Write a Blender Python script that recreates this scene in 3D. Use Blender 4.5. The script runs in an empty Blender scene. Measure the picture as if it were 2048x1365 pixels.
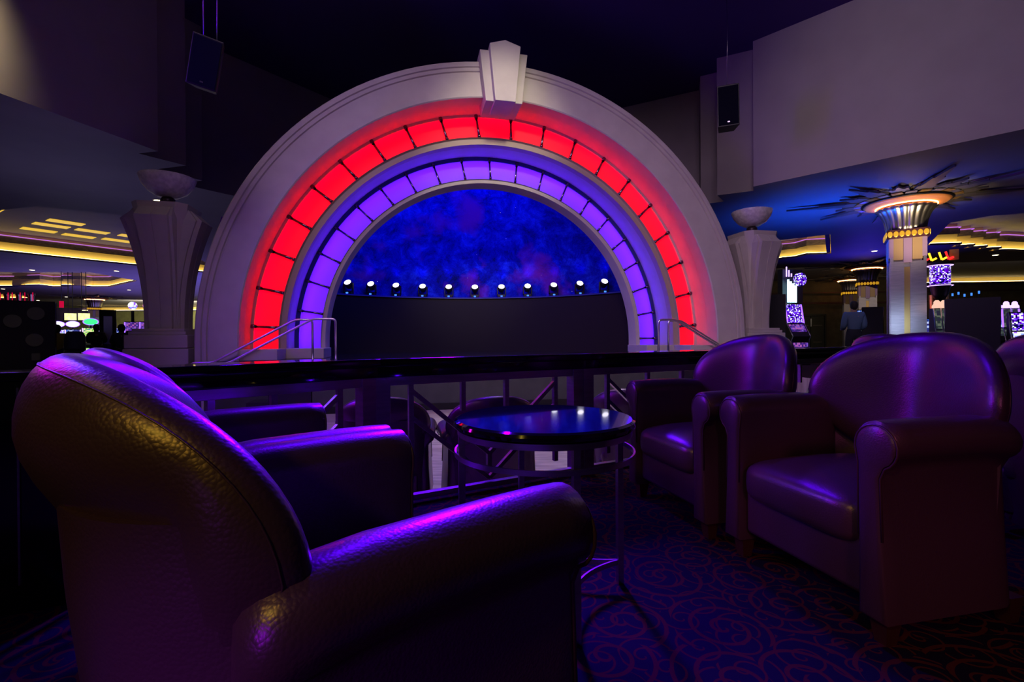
import bpy, bmesh, math, random
from mathutils import Vector, Matrix
from mathutils.geometry import tessellate_polygon
random.seed(7)
PI = math.pi
D = bpy.data
COL = bpy.context.scene.collection
SC = bpy.context.scene

# ---------------------------------------------------------------- camera, world, exposure
E = 0.86                      # eye height above the lounge carpet
F, PT, RL = 967.0, -0.005, -0.006
cam_d = D.cameras.new('camera'); cam = D.objects.new('camera', cam_d); COL.objects.link(cam)
cam_d.sensor_width = 36.0; cam_d.lens = F / 2048 * 36.0; cam_d.clip_start = 0.02; cam_d.clip_end = 300
cam.matrix_world = Matrix.Translation((0, 0, E)) @ Matrix.Rotation(PI / 2 + PT, 4, 'X') @ Matrix.Rotation(RL, 4, 'Z')
SC.camera = cam
SC.view_settings.view_transform = 'Standard'; SC.view_settings.look = 'None'
SC.view_settings.exposure = 0.0; SC.view_settings.gamma = 1.0; SC.view_settings.use_curve_mapping = False
w = D.worlds.new('world'); SC.world = w; w.use_nodes = True
w.node_tree.nodes['Background'].inputs[0].default_value = (0.50, 0.42, 0.62, 1)
w.node_tree.nodes['Background'].inputs[1].default_value = 0.012

# arch frame: s to the right along the arch plane, d behind it
AC = Vector((-0.165, 9.56, E - 0.04)); YAW = 0.216
EX = Vector((math.cos(YAW), math.sin(YAW), 0)); EY = Vector((-math.sin(YAW), math.cos(YAW), 0))
def AF(s, d, z):              # z = height above the lounge floor
    v = AC + EX * s + EY * d; return Vector((v.x, v.y, z))
def ray(px, py):
    u, v = px - 1024, py - 682.5
    c, s = math.cos(RL), math.sin(RL)
    u, v = u * c + v * s, -u * s + v * c
    x, y, z = u / F, 1.0, -v / F
    c, s = math.cos(PT), math.sin(PT)
    return Vector((x, y * c - z * s, y * s + z * c))
def at(px, py, Y):            # the point of the place seen at a pixel, Y metres in front of the eye
    r = ray(px, py); return Vector((0, 0, E)) + r * (Y / r.y)

def light(name, kind, loc, target, power, color, **kw):
    l = D.lights.new(name, kind); l.energy = power; l.color = color
    o = D.objects.new(name, l); COL.objects.link(o); o.location = loc
    if target is not None:
        o.rotation_euler = (Vector(target) - Vector(loc)).to_track_quat('-Z', 'Y').to_euler()
    for k, v in kw.items(): setattr(l, k, v)
    return o
VIO = (0.085, 0.0, 1.0); MAG = (0.55, 0.004, 0.60); WARM = (1.0, 0.72, 0.30)
# the lounge's violet spot on the tray ceiling, in front of the seats
light('violet_spot', 'SPOT', (-1.9, 5.6, 7.5), (0.2, 1.4, 0.3), 700, VIO, spot_size=0.75, spot_blend=0.6, shadow_soft_size=0.18)
light('violet_streak_fill', 'AREA', (-6.1, 4.6, 3.9), (1.5, 1.9, 0.7), 230, VIO, shape='RECTANGLE', size=0.5, size_y=2.6)  # added area light, shaped to leave violet streaks on the right chair backs
light('magenta_streak_fill', 'AREA', (-6.3, 3.4, 3.6), (1.5, 1.7, 0.7), 60, MAG, shape='RECTANGLE', size=0.45, size_y=2.4)  # added next to it for a magenta streak on the same backs
light('rose_light', 'AREA', (-4.2, 0.6, 5.0), (1.4, 1.9, 0.6), 7, (0.9, 0.50, 0.45), shape='RECTANGLE', size=1.6, size_y=1.0)
light('amber_downlight', 'SPOT', (-2.2, -2.2, 3.2), (-0.2, 0.65, 0.6), 80, (1.0, 0.66, 0.06), spot_size=0.55, spot_blend=0.8, shadow_soft_size=0.15)
light('keystone_spot', 'SPOT', (1.2, 3.2, 7.4), AF(0.0, 0, 5.0), 1250, (1.0, 0.92, 0.68), spot_size=0.46, spot_blend=1.0, shadow_soft_size=0.3)
light('house_fill', 'AREA', (0, 2.5, 7.6), (1.5, 9, 2.2), 152, (0.84, 0.60, 0.86), shape='RECTANGLE', size=7, size_y=2, spread=1.45)  # added purplish fill for the arch and pedestals, no fixture
light('violet_spot', 'SPOT', (-0.6, 7.8, 5.2), (-0.35, 1.05, 0.55), 8500, VIO, spot_size=0.34, spot_blend=0.6, shadow_soft_size=0.5)  # added unseen spot for violet highlights on the left chairs' arms
light('rose_side_fill', 'SPOT', (0.3, -2.3, 1.9), (1.12, 1.3, 0.35), 75, (0.9, 0.18, 0.50), spot_size=0.30, spot_blend=0.9, shadow_soft_size=0.2)  # added fill behind the camera for the right chair's outer side
light('violet_back_fill', 'SPOT', (-1.5, -1.5, 0.9), (-0.31, 0.50, 0.45), 90, (0.36, 0.0, 1.0), spot_size=0.17, spot_blend=0.8, shadow_soft_size=0.1)  # added low behind the camera to tint the left chair's lower back
light('wall_washer', 'SPOT', (-6.7, 5.9, 6.5), (-7.75, 6.0, 5.6), 560, (1.0, 0.84, 0.45), spot_size=1.6, spot_blend=1.0, shadow_soft_size=0.3)
light('wall_washer', 'SPOT', (3.2, 5.6, 6.8), (8.6, 9.0, 6.2), 190, (0.95, 0.80, 0.80), spot_size=1.5, spot_blend=1.0, shadow_soft_size=0.4)
light('dome_fill', 'AREA', AF(-0.8, 2.1, 5.0), AF(-0.8, 4.6, 2.6), 135, (0.0, 0.01, 1.0), shape='RECTANGLE', size=3.5, size_y=0.3)  # unseen area light added behind the arch to turn the dome blue
light('stage_light', 'AREA', AF(0, 1.8, 4.2), AF(0, 3.5, 0.5), 9, (0.7, 0.55, 1.0), shape='RECTANGLE', size=3, size_y=0.3)
light('floor_wash', 'SPOT', (0.0, 8.2, 7.2), (0.2, 6.0, -0.41), 800, (0.95, 0.85, 1.0), spot_size=0.74, spot_blend=0.4, shadow_soft_size=0.3)
light('blue_uplight', 'SPOT', (8.6, 13.2, 1.9), (9.2, 13.6, 4.4), 520, (0.0, 0.08, 1.0), spot_size=2.5, spot_blend=1.0, shadow_soft_size=0.3)
light('blue_uplight', 'SPOT', (15.5, 21.0, 1.9), (15.0, 20.0, 4.4), 230, (0.05, 0.03, 1.0), spot_size=2.6, spot_blend=1.0, shadow_soft_size=0.3)
light('casino_fill', 'AREA', (-27, 44, 3.4), (-29, 50, 2.2), 1300, (0.9, 0.85, 0.55), shape='RECTANGLE', size=14, size_y=0.5)
light('casino_fill', 'AREA', (-22, 32, 1.2), (-22, 32, 4), 520, (0.30, 0.20, 0.95), shape='RECTANGLE', size=16, size_y=14)
light('casino_fill', 'AREA', (-9.5, 10.5, 1.2), (-9.5, 10.5, 4), 12, (0.55, 0.45, 0.95), shape='RECTANGLE', size=2.5, size_y=2.5)
light('blue_uplight', 'SPOT', (-14.5, 30.0, 1.9), (-16.0, 29.0, 4.4), 900, (0.10, 0.10, 1.0), spot_size=2.7, spot_blend=1.0, shadow_soft_size=0.3)
light('column_fill', 'SPOT', (9.2, 10.6, 1.6), (10.2, 12.3, 4.2), 420, (1.0, 0.80, 0.45), spot_size=0.9, spot_blend=1.0, shadow_soft_size=0.25)  # added warm fill so the column's crown and capital brighten
light('column_fill', 'SPOT', (8.3, 9.8, 1.2), (10.2, 12.5, 1.2), 26, (0.55, 0.70, 1.0), spot_size=0.8, spot_blend=1.0, shadow_soft_size=0.25)  # added cool fill for the column shaft
light('casino_light', 'AREA', (-22, 30, 4.3), (-22, 30, 0), 320, (0.9, 0.85, 0.5), shape='RECTANGLE', size=22, size_y=18)
light('casino_light', 'AREA', (20, 24, 4.3), (21, 29, 0), 75, (0.9, 0.75, 0.5), shape='RECTANGLE', size=14, size_y=6)

# ---------------------------------------------------------------- materials
def mat(name, col=(0.5, 0.5, 0.5), rough=0.6, metal=0.0, emit=None, es=0.0, coat=0.0, spec=None):
    m = D.materials.new(name); m.use_nodes = True
    b = m.node_tree.nodes['Principled BSDF']
    b.inputs['Base Color'].default_value = (*col, 1); b.inputs['Roughness'].default_value = rough
    b.inputs['Metallic'].default_value = metal; b.inputs['Coat Weight'].default_value = coat
    if spec is not None: b.inputs['Specular IOR Level'].default_value = spec
    if emit: b.inputs['Emission Color'].default_value = (*emit, 1); b.inputs['Emission Strength'].default_value = es
    return m
def N(m, t, **kw):
    n = m.node_tree.nodes.new(t)
    for k, v in kw.items(): setattr(n, k, v)
    return n
def L(m, a, b): m.node_tree.links.new(a, b)
def bsdf(m): return m.node_tree.nodes['Principled BSDF']
def noisy(m, c1, c2, scale, detail=4, coord='Object', lo=0.35, hi=0.65, bump=0.0, stretch=None):
    tc = N(m, 'ShaderNodeTexCoord'); n = N(m, 'ShaderNodeTexNoise'); n.inputs['Scale'].default_value = scale; n.inputs['Detail'].default_value = detail
    r = N(m, 'ShaderNodeValToRGB'); r.color_ramp.elements[0].position = lo; r.color_ramp.elements[1].position = hi
    r.color_ramp.elements[0].color = (*c1, 1); r.color_ramp.elements[1].color = (*c2, 1)
    src = tc.outputs[coord]
    if stretch:
        mp = N(m, 'ShaderNodeMapping'); mp.inputs['Scale'].default_value = stretch; L(m, src, mp.inputs['Vector']); src = mp.outputs['Vector']
    L(m, src, n.inputs['Vector']); L(m, n.outputs['Fac'], r.inputs['Fac']); L(m, r.outputs['Color'], bsdf(m).inputs['Base Color'])
    if bump:
        b = N(m, 'ShaderNodeBump'); b.inputs['Strength'].default_value = bump; b.inputs['Distance'].default_value = 0.01
        L(m, n.outputs['Fac'], b.inputs['Height']); L(m, b.outputs['Normal'], bsdf(m).inputs['Normal'])
    return m

def leather():
    m = mat('leather', (0.115, 0.055, 0.075), 0.34, metal=0.35, spec=0.7, coat=0.30); bsdf(m).inputs['Coat Roughness'].default_value = 0.26
    tc = N(m, 'ShaderNodeTexCoord')
    nz = N(m, 'ShaderNodeTexNoise'); nz.inputs['Scale'].default_value = 14; L(m, tc.outputs['Object'], nz.inputs['Vector'])
    mx = N(m, 'ShaderNodeVectorMath', operation='MULTIPLY_ADD'); mx.inputs[1].default_value = (0.005, 0.005, 0.005)
    L(m, nz.outputs['Color'], mx.inputs[0]); L(m, tc.outputs['Object'], mx.inputs[2])
    v = N(m, 'ShaderNodeTexVoronoi', feature='F1'); v.inputs['Scale'].default_value = 210
    L(m, mx.outputs['Vector'], v.inputs['Vector'])
    n2 = N(m, 'ShaderNodeTexNoise'); n2.inputs['Scale'].default_value = 7; n2.inputs['Detail'].default_value = 3; L(m, tc.outputs['Object'], n2.inputs['Vector'])
    b = N(m, 'ShaderNodeBump', invert=True); b.inputs['Strength'].default_value = 0.30; b.inputs['Distance'].default_value = 0.0013
    b2 = N(m, 'ShaderNodeBump'); b2.inputs['Strength'].default_value = 0.03; b2.inputs['Distance'].default_value = 0.015
    L(m, n2.outputs['Fac'], b2.inputs['Height']); L(m, b2.outputs['Normal'], b.inputs['Normal'])
    L(m, v.outputs['Distance'], b.inputs['Height']); L(m, b.outputs['Normal'], bsdf(m).inputs['Normal'])
    return m
def carpet():
    m = mat('carpet', (0.02, 0.02, 0.1), 0.95, spec=0.1)
    tc = N(m, 'ShaderNodeTexCoord')
    def spiral(scale, off, freq, width):
        mp = N(m, 'ShaderNodeMapping'); mp.inputs['Location'].default_value = off; mp.inputs['Scale'].default_value = (scale, scale, 0.0); L(m, tc.outputs['Object'], mp.inputs['Vector'])
        v = N(m, 'ShaderNodeTexVoronoi', voronoi_dimensions='2D'); v.inputs['Scale'].default_value = 1.0; v.inputs['Randomness'].default_value = 0.75; L(m, mp.outputs['Vector'], v.inputs['Vector'])
        s = N(m, 'ShaderNodeVectorMath', operation='SUBTRACT'); L(m, mp.outputs['Vector'], s.inputs[0]); L(m, v.outputs['Position'], s.inputs[1])
        x = N(m, 'ShaderNodeSeparateXYZ'); L(m, s.outputs['Vector'], x.inputs[0])
        a = N(m, 'ShaderNodeMath', operation='ARCTAN2'); L(m, x.outputs['Y'], a.inputs[0]); L(m, x.outputs['X'], a.inputs[1])
        q = N(m, 'ShaderNodeMath', operation='MULTIPLY_ADD'); q.inputs[1].default_value = freq; L(m, v.outputs['Distance'], q.inputs[0]); L(m, a.outputs[0], q.inputs[2])
        c = N(m, 'ShaderNodeMath', operation='COSINE'); L(m, q.outputs[0], c.inputs[0])
        g = N(m, 'ShaderNodeMath', operation='GREATER_THAN'); g.inputs[1].default_value = width; L(m, c.outputs[0], g.inputs[0])
        return g.outputs[0]
    g1 = spiral(4.3, (0, 0, 0), 24, 0.80); g2 = spiral(8.0, (3.3, 1.7, 0), 18, 0.88)
    mx = N(m, 'ShaderNodeMath', operation='MAXIMUM'); L(m, g1, mx.inputs[0]); L(m, g2, mx.inputs[1])
    cm = N(m, 'ShaderNodeMix', data_type='RGBA'); cm.inputs['A'].default_value = (0.010, 0.008, 0.022, 1); cm.inputs['B'].default_value = (0.10, 0.022, 0.014, 1)
    L(m, mx.outputs[0], cm.inputs['Factor']); L(m, cm.outputs['Result'], bsdf(m).inputs['Base Color'])
    return m
def wood_floor():
    m = mat('maple_floor', (0.5, 0.42, 0.36), 0.35)
    noisy(m, (0.36, 0.30, 0.27), (0.62, 0.55, 0.50), 1.6, 6, stretch=(2.0, 14, 1))
    return m
def galaxy():
    m = mat('night_sky_mural', (0, 0, 0.1), 0.75, spec=0.1)
    tc = N(m, 'ShaderNodeTexCoord')
    n1 = N(m, 'ShaderNodeTexNoise'); n1.inputs['Scale'].default_value = 2.0; n1.inputs['Detail'].default_value = 14; n1.inputs['Roughness'].default_value = 0.82; n1.inputs['Distortion'].default_value = 0.4
    L(m, tc.outputs['Object'], n1.inputs['Vector'])
    r1 = N(m, 'ShaderNodeValToRGB'); cr = r1.color_ramp; cr.elements[0].position = 0.34; cr.elements[0].color = (0.004, 0.006, 0.05, 1); cr.elements[1].position = 0.70; cr.elements[1].color = (0.03, 0.10, 0.95, 1)
    e = cr.elements.new(0.5); e.color = (0.004, 0.008, 0.42, 1)
    L(m, n1.outputs['Fac'], r1.inputs['Fac'])
    n2 = N(m, 'ShaderNodeTexNoise'); n2.inputs['Scale'].default_value = 0.7; n2.inputs['Detail'].default_value = 8; L(m, tc.outputs['Object'], n2.inputs['Vector'])
    r2 = N(m, 'ShaderNodeValToRGB'); r2.color_ramp.elements[0].position = 0.53; r2.color_ramp.elements[1].position = 0.68
    L(m, n2.outputs['Fac'], r2.inputs['Fac'])
    mx = N(m, 'ShaderNodeMix', data_type='RGBA'); mx.inputs['B'].default_value = (0.30, 0.02, 0.35, 1)
    L(m, r2.outputs['Color'], mx.inputs['Factor']); L(m, r1.outputs['Color'], mx.inputs['A']); L(m, mx.outputs['Result'], bsdf(m).inputs['Base Color'])
    # fibre-optic stars
    v = N(m, 'ShaderNodeTexVoronoi'); v.inputs['Scale'].default_value = 7.0; L(m, tc.outputs['Object'], v.inputs['Vector'])
    lt = N(m, 'ShaderNodeMath', operation='LESS_THAN'); lt.inputs[1].default_value = 0.045; L(m, v.outputs['Distance'], lt.inputs[0])
    sp = N(m, 'ShaderNodeSeparateColor'); L(m, v.outputs['Color'], sp.inputs[0])
    g = N(m, 'ShaderNodeMath', operation='GREATER_THAN'); g.inputs[1].default_value = 0.80; L(m, sp.outputs[0], g.inputs[0])
    k = N(m, 'ShaderNodeMath', operation='MULTIPLY'); L(m, lt.outputs[0], k.inputs[0]); L(m, g.outputs[0], k.inputs[1])
    k2 = N(m, 'ShaderNodeMath', operation='MULTIPLY'); k2.inputs[1].default_value = 0.9; L(m, k.outputs[0], k2.inputs[0])
    bsdf(m).inputs['Emission Color'].default_value = (0.75, 0.7, 1, 1); L(m, k2.outputs[0], bsdf(m).inputs['Emission Strength'])
    return m
def screen(name, cols, es, scale=9):
    """a lit game screen: bright blocks of colour"""
    m = mat(name, (0.01, 0.01, 0.01), 0.2)
    tc = N(m, 'ShaderNodeTexCoord'); v = N(m, 'ShaderNodeTexVoronoi', distance='CHEBYCHEV'); v.inputs['Scale'].default_value = scale*1.9; v.inputs['Randomness'].default_value = 0.25; L(m, tc.outputs['Object'], v.inputs['Vector'])
    sp = N(m, 'ShaderNodeSeparateColor'); L(m, v.outputs['Color'], sp.inputs[0])
    r = N(m, 'ShaderNodeValToRGB'); r.color_ramp.interpolation = 'CONSTANT'
    r.color_ramp.elements[0].color = (*cols[0], 1); r.color_ramp.elements[1].position = 1.0 - 1.0 / len(cols); r.color_ramp.elements[1].color = (*cols[-1], 1)
    for i, c in enumerate(cols[1:-1], 1): e = r.color_ramp.elements.new(i / len(cols)); e.color = (*c, 1)
    L(m, sp.outputs[0], r.inputs['Fac']); L(m, r.outputs['Color'], bsdf(m).inputs['Emission Color']); bsdf(m).inputs['Emission Strength'].default_value = es
    return m
def panel(name, tint):
    """frosted plastic, lit by the tubes behind it"""
    m = D.materials.new(name); m.use_nodes = True; nt = m.node_tree; nt.nodes.clear()
    o = nt.nodes.new('ShaderNodeOutputMaterial'); t = nt.nodes.new('ShaderNodeBsdfTranslucent'); d = nt.nodes.new('ShaderNodeBsdfDiffuse'); x = nt.nodes.new('ShaderNodeMixShader')
    t.inputs[0].default_value = (*tint, 1); d.inputs[0].default_value = (*tint, 1); x.inputs[0].default_value = 0.35
    nt.links.new(t.outputs[0], x.inputs[1]); nt.links.new(d.outputs[0], x.inputs[2]); nt.links.new(x.outputs[0], o.inputs[0])
    return m

M = {}
M['leather'] = leather()
M['piping'] = mat('piping', (0.07, 0.03, 0.035), 0.4)
M['foot'] = mat('stained_wood', (0.06, 0.022, 0.012), 0.4)
M['carpet'] = carpet()
M['maple'] = wood_floor()
M['plaster'] = noisy(mat('cream_plaster', rough=0.7, spec=0.3), (0.55, 0.49, 0.46), (0.60, 0.54, 0.50), 3.0)
M['groove'] = mat('plaster_groove', (0.22, 0.18, 0.18), 0.8)
M['tan'] = mat('tan_trim', (0.46, 0.36, 0.28), 0.55)
M['wall'] = noisy(mat('mauve_wall', rough=0.85), (0.42, 0.36, 0.37), (0.45, 0.39, 0.40), 1.5)
M['navy'] = mat('navy_ceiling', (0.06, 0.02, 0.20), 0.9)
M['ceil'] = noisy(mat('casino_ceiling', rough=0.6), (0.30, 0.28, 0.34), (0.34, 0.32, 0.37), 0.8)
M['blackgloss'] = mat('black_lacquer', (0.006, 0.006, 0.009), 0.08, coat=0.6)
M['black'] = mat('black_plastic', (0.008, 0.008, 0.010), 0.45)
M['vent'] = mat('grey_vent_disc', (0.09, 0.085, 0.095), 0.6)
M['stage'] = mat('stage_floor', (0.02, 0.018, 0.025), 0.15, coat=0.3)
M['skirt'] = noisy(mat('stage_skirt', rough=0.6), (0.055, 0.06, 0.055), (0.07, 0.075, 0.07), 4)
M['screenwall'] = mat('dark_led_wall', (0.022, 0.015, 0.013), 0.6, spec=0.2)
M['dome'] = galaxy()
M['steel'] = noisy(mat('brushed_steel', rough=0.32, metal=1.0), (0.50, 0.45, 0.47), (0.62, 0.56, 0.58), 6, stretch=(1, 1, 12))
M['chrome'] = mat('chrome', (0.85, 0.83, 0.86), 0.34, metal=1.0)
M['rod'] = mat('dark_chrome_rod', (0.20, 0.14, 0.20), 0.2, metal=1.0)
M['bluecove'] = mat('dark_blue_trim', (0.03, 0.03, 0.16), 0.5)
M['redpanel'] = panel('red_frosted_panel', (0.85, 0.14, 0.18))
M['purplepanel'] = panel('violet_frosted_panel', (0.48, 0.28, 0.92))
M['redtube'] = mat('red_tube', (0, 0, 0), emit=(1.0, 0.0, 0.05), es=25)
M['purpletube'] = mat('violet_tube', (0, 0, 0), emit=(0.12, 0.012, 1.0), es=24)
M['alabaster'] = noisy(mat('alabaster_glass', rough=0.35), (0.62, 0.56, 0.60), (0.88, 0.82, 0.85), 14, 6)
M['darkball'] = mat('dark_bronze', (0.05, 0.035, 0.045), 0.4, metal=0.5)
M['lens'] = mat('led_lens', (0, 0, 0), emit=(0.86, 0.82, 1.0), es=3.2)
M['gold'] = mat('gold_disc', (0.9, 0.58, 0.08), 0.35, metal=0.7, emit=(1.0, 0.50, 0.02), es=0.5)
M['goldleaf'] = noisy(mat('gold_leaf', rough=0.35, metal=0.85), (0.75, 0.45, 0.10), (0.95, 0.70, 0.22), 5)
M['silverleaf'] = mat('silver_leaf', (0.7, 0.7, 0.75), 0.3, metal=0.9)
M['blade'] = mat('dark_bronze_blade', (0.22, 0.19, 0.17), 0.45, metal=0.5)
M['flute'] = mat('silver_flute', (0.70, 0.64, 0.64), 0.36, metal=1.0)
M['pilaster'] = noisy(mat('ribbed_aluminium', rough=0.34, metal=0.9), (0.50, 0.48, 0.52), (0.66, 0.62, 0.66), 3, stretch=(1, 1, 30))
M['copperlit'] = mat('copper_dish', (0.85, 0.30, 0.10), 0.45)
M['ringtube'] = mat('amber_ring_tube', (0, 0, 0), emit=(1.0, 0.50, 0.16), es=16)
M['mirror'] = mat('mirror_gold_reflection', (0.85, 0.62, 0.22), 0.3, metal=0.8)  # gold base colour stands in for the golden cove reflected in the mirror
M['tanblock'] = mat('tan_block', (0.50, 0.32, 0.17), 0.5)
M['mauveblock'] = mat('mauve_block', (0.42, 0.27, 0.50), 0.5)
M['cove'] = mat('cream_cove', (0.86, 0.66, 0.24), 0.7)
M['covetube'] = mat('cove_tube', (0, 0, 0), emit=(1.0, 0.74, 0.26), es=7)
M['frieze'] = noisy(mat('bronze_frieze', rough=0.5), (0.16, 0.13, 0.10), (0.30, 0.25, 0.18), 7, stretch=(1, 1, 3))
M['neonpink'] = mat('violet_neon', (0, 0, 0), emit=(0.55, 0.16, 0.85), es=1.1)
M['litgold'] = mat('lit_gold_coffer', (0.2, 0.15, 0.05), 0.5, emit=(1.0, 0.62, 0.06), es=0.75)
M['farwall'] = noisy(mat('tan_far_wall', rough=0.8), (0.13, 0.11, 0.07), (0.18, 0.15, 0.10), 3)
M['olive'] = noisy(mat('olive_far_wall', rough=0.8), (0.20, 0.19, 0.08), (0.26, 0.25, 0.10), 2)
M['mural'] = noisy(mat('violet_mural', rough=0.7), (0.08, 0.06, 0.22), (0.16, 0.09, 0.28), 0.7)
M['doorm'] = mat('dark_green_door', (0.055, 0.06, 0.045), 0.5)
M['trimred'] = mat('maroon_moulding', (0.10, 0.03, 0.05), 0.5)
M['down'] = mat('lamp_glow', (0, 0, 0), emit=(1.0, 0.88, 0.55), es=5)
M['s_white'] = screen('white_screen', [(0.8, 0.9, 1.0), (0.25, 0.35, 1.0), (0.9, 0.9, 0.9), (0.3, 0.1, 0.8)], 1.3)
M['s_blue'] = screen('blue_screen', [(0.02, 0.04, 0.25), (0.05, 0.15, 0.7), (0.5, 0.6, 1.0), (0.03, 0.02, 0.2)], 1.0)
M['s_green'] = screen('green_screen', [(0.2, 0.7, 0.1), (0.9, 0.95, 0.5), (0.1, 0.35, 0.3), (0.85, 0.8, 0.3)], 1.0)
M['s_purple'] = screen('purple_screen', [(0.10, 0.02, 0.35), (0.22, 0.10, 0.65), (0.45, 0.12, 0.5), (0.04, 0.02, 0.18)], 0.8)
M['s_dim'] = screen('dim_screen', [(0.02, 0.03, 0.03), (0.10, 0.12, 0.09), (0.05, 0.07, 0.06), (0.02, 0.02, 0.04)], 1.0)
M['s_dots'] = screen('dotted_screen', [(0.0, 0.0, 0.05), (0.12, 0.02, 0.9), (0.8, 0.8, 1.0), (0.1, 0.0, 0.5)], 1.3, 16)
M['yellowsign'] = screen('yellow_board', [(0.95, 0.95, 0.45), (0.85, 0.9, 0.35), (0.95, 0.92, 0.5)], 1.2, 6)
for k, c, s in [('e_white', (0.9, 0.9, 1.0), 4), ('e_violet', (0.22, 0.08, 1.0), 3), ('e_lilac', (0.55, 0.35, 1.0), 2.4), ('e_red', (1.0, 0.02, 0.02), 1.6), ('e_yellow', (1.0, 0.55, 0.02), 2.2),
                ('e_pink', (0.9, 0.25, 0.7), 1.4), ('e_blue', (0.05, 0.22, 1.0), 1.6), ('e_cyan', (0.45, 0.8, 1.0), 3.0), ('e_green', (0.05, 0.9, 0.25), 1.4), ('e_dimred', (0.7, 0.0, 0.05), 0.8), ('e_peach', (1.0, 0.6, 0.45), 1.0)]:
    M[k] = mat('glow_' + k[2:], (0, 0, 0), emit=c, es=s)
M['silver'] = mat('silver_trim', (0.55, 0.53, 0.60), 0.25, metal=1.0)
M['skin'] = mat('skin', (0.42, 0.24, 0.17), 0.6); M['hair'] = mat('dark_hair', (0.02, 0.014, 0.01), 0.7)
M['bluejacket'] = mat('blue_grey_jacket', (0.10, 0.16, 0.26), 0.8); M['yellowshirt'] = mat('yellow_shirt', (0.55, 0.42, 0.03), 0.85)
M['darkshirt'] = mat('charcoal_shirt', (0.05, 0.045, 0.055), 0.85); M['trouser'] = mat('black_trousers', (0.02, 0.02, 0.03), 0.85)
M['greyseat'] = mat('grey_stool_leather', (0.09, 0.085, 0.10), 0.5)

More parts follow.
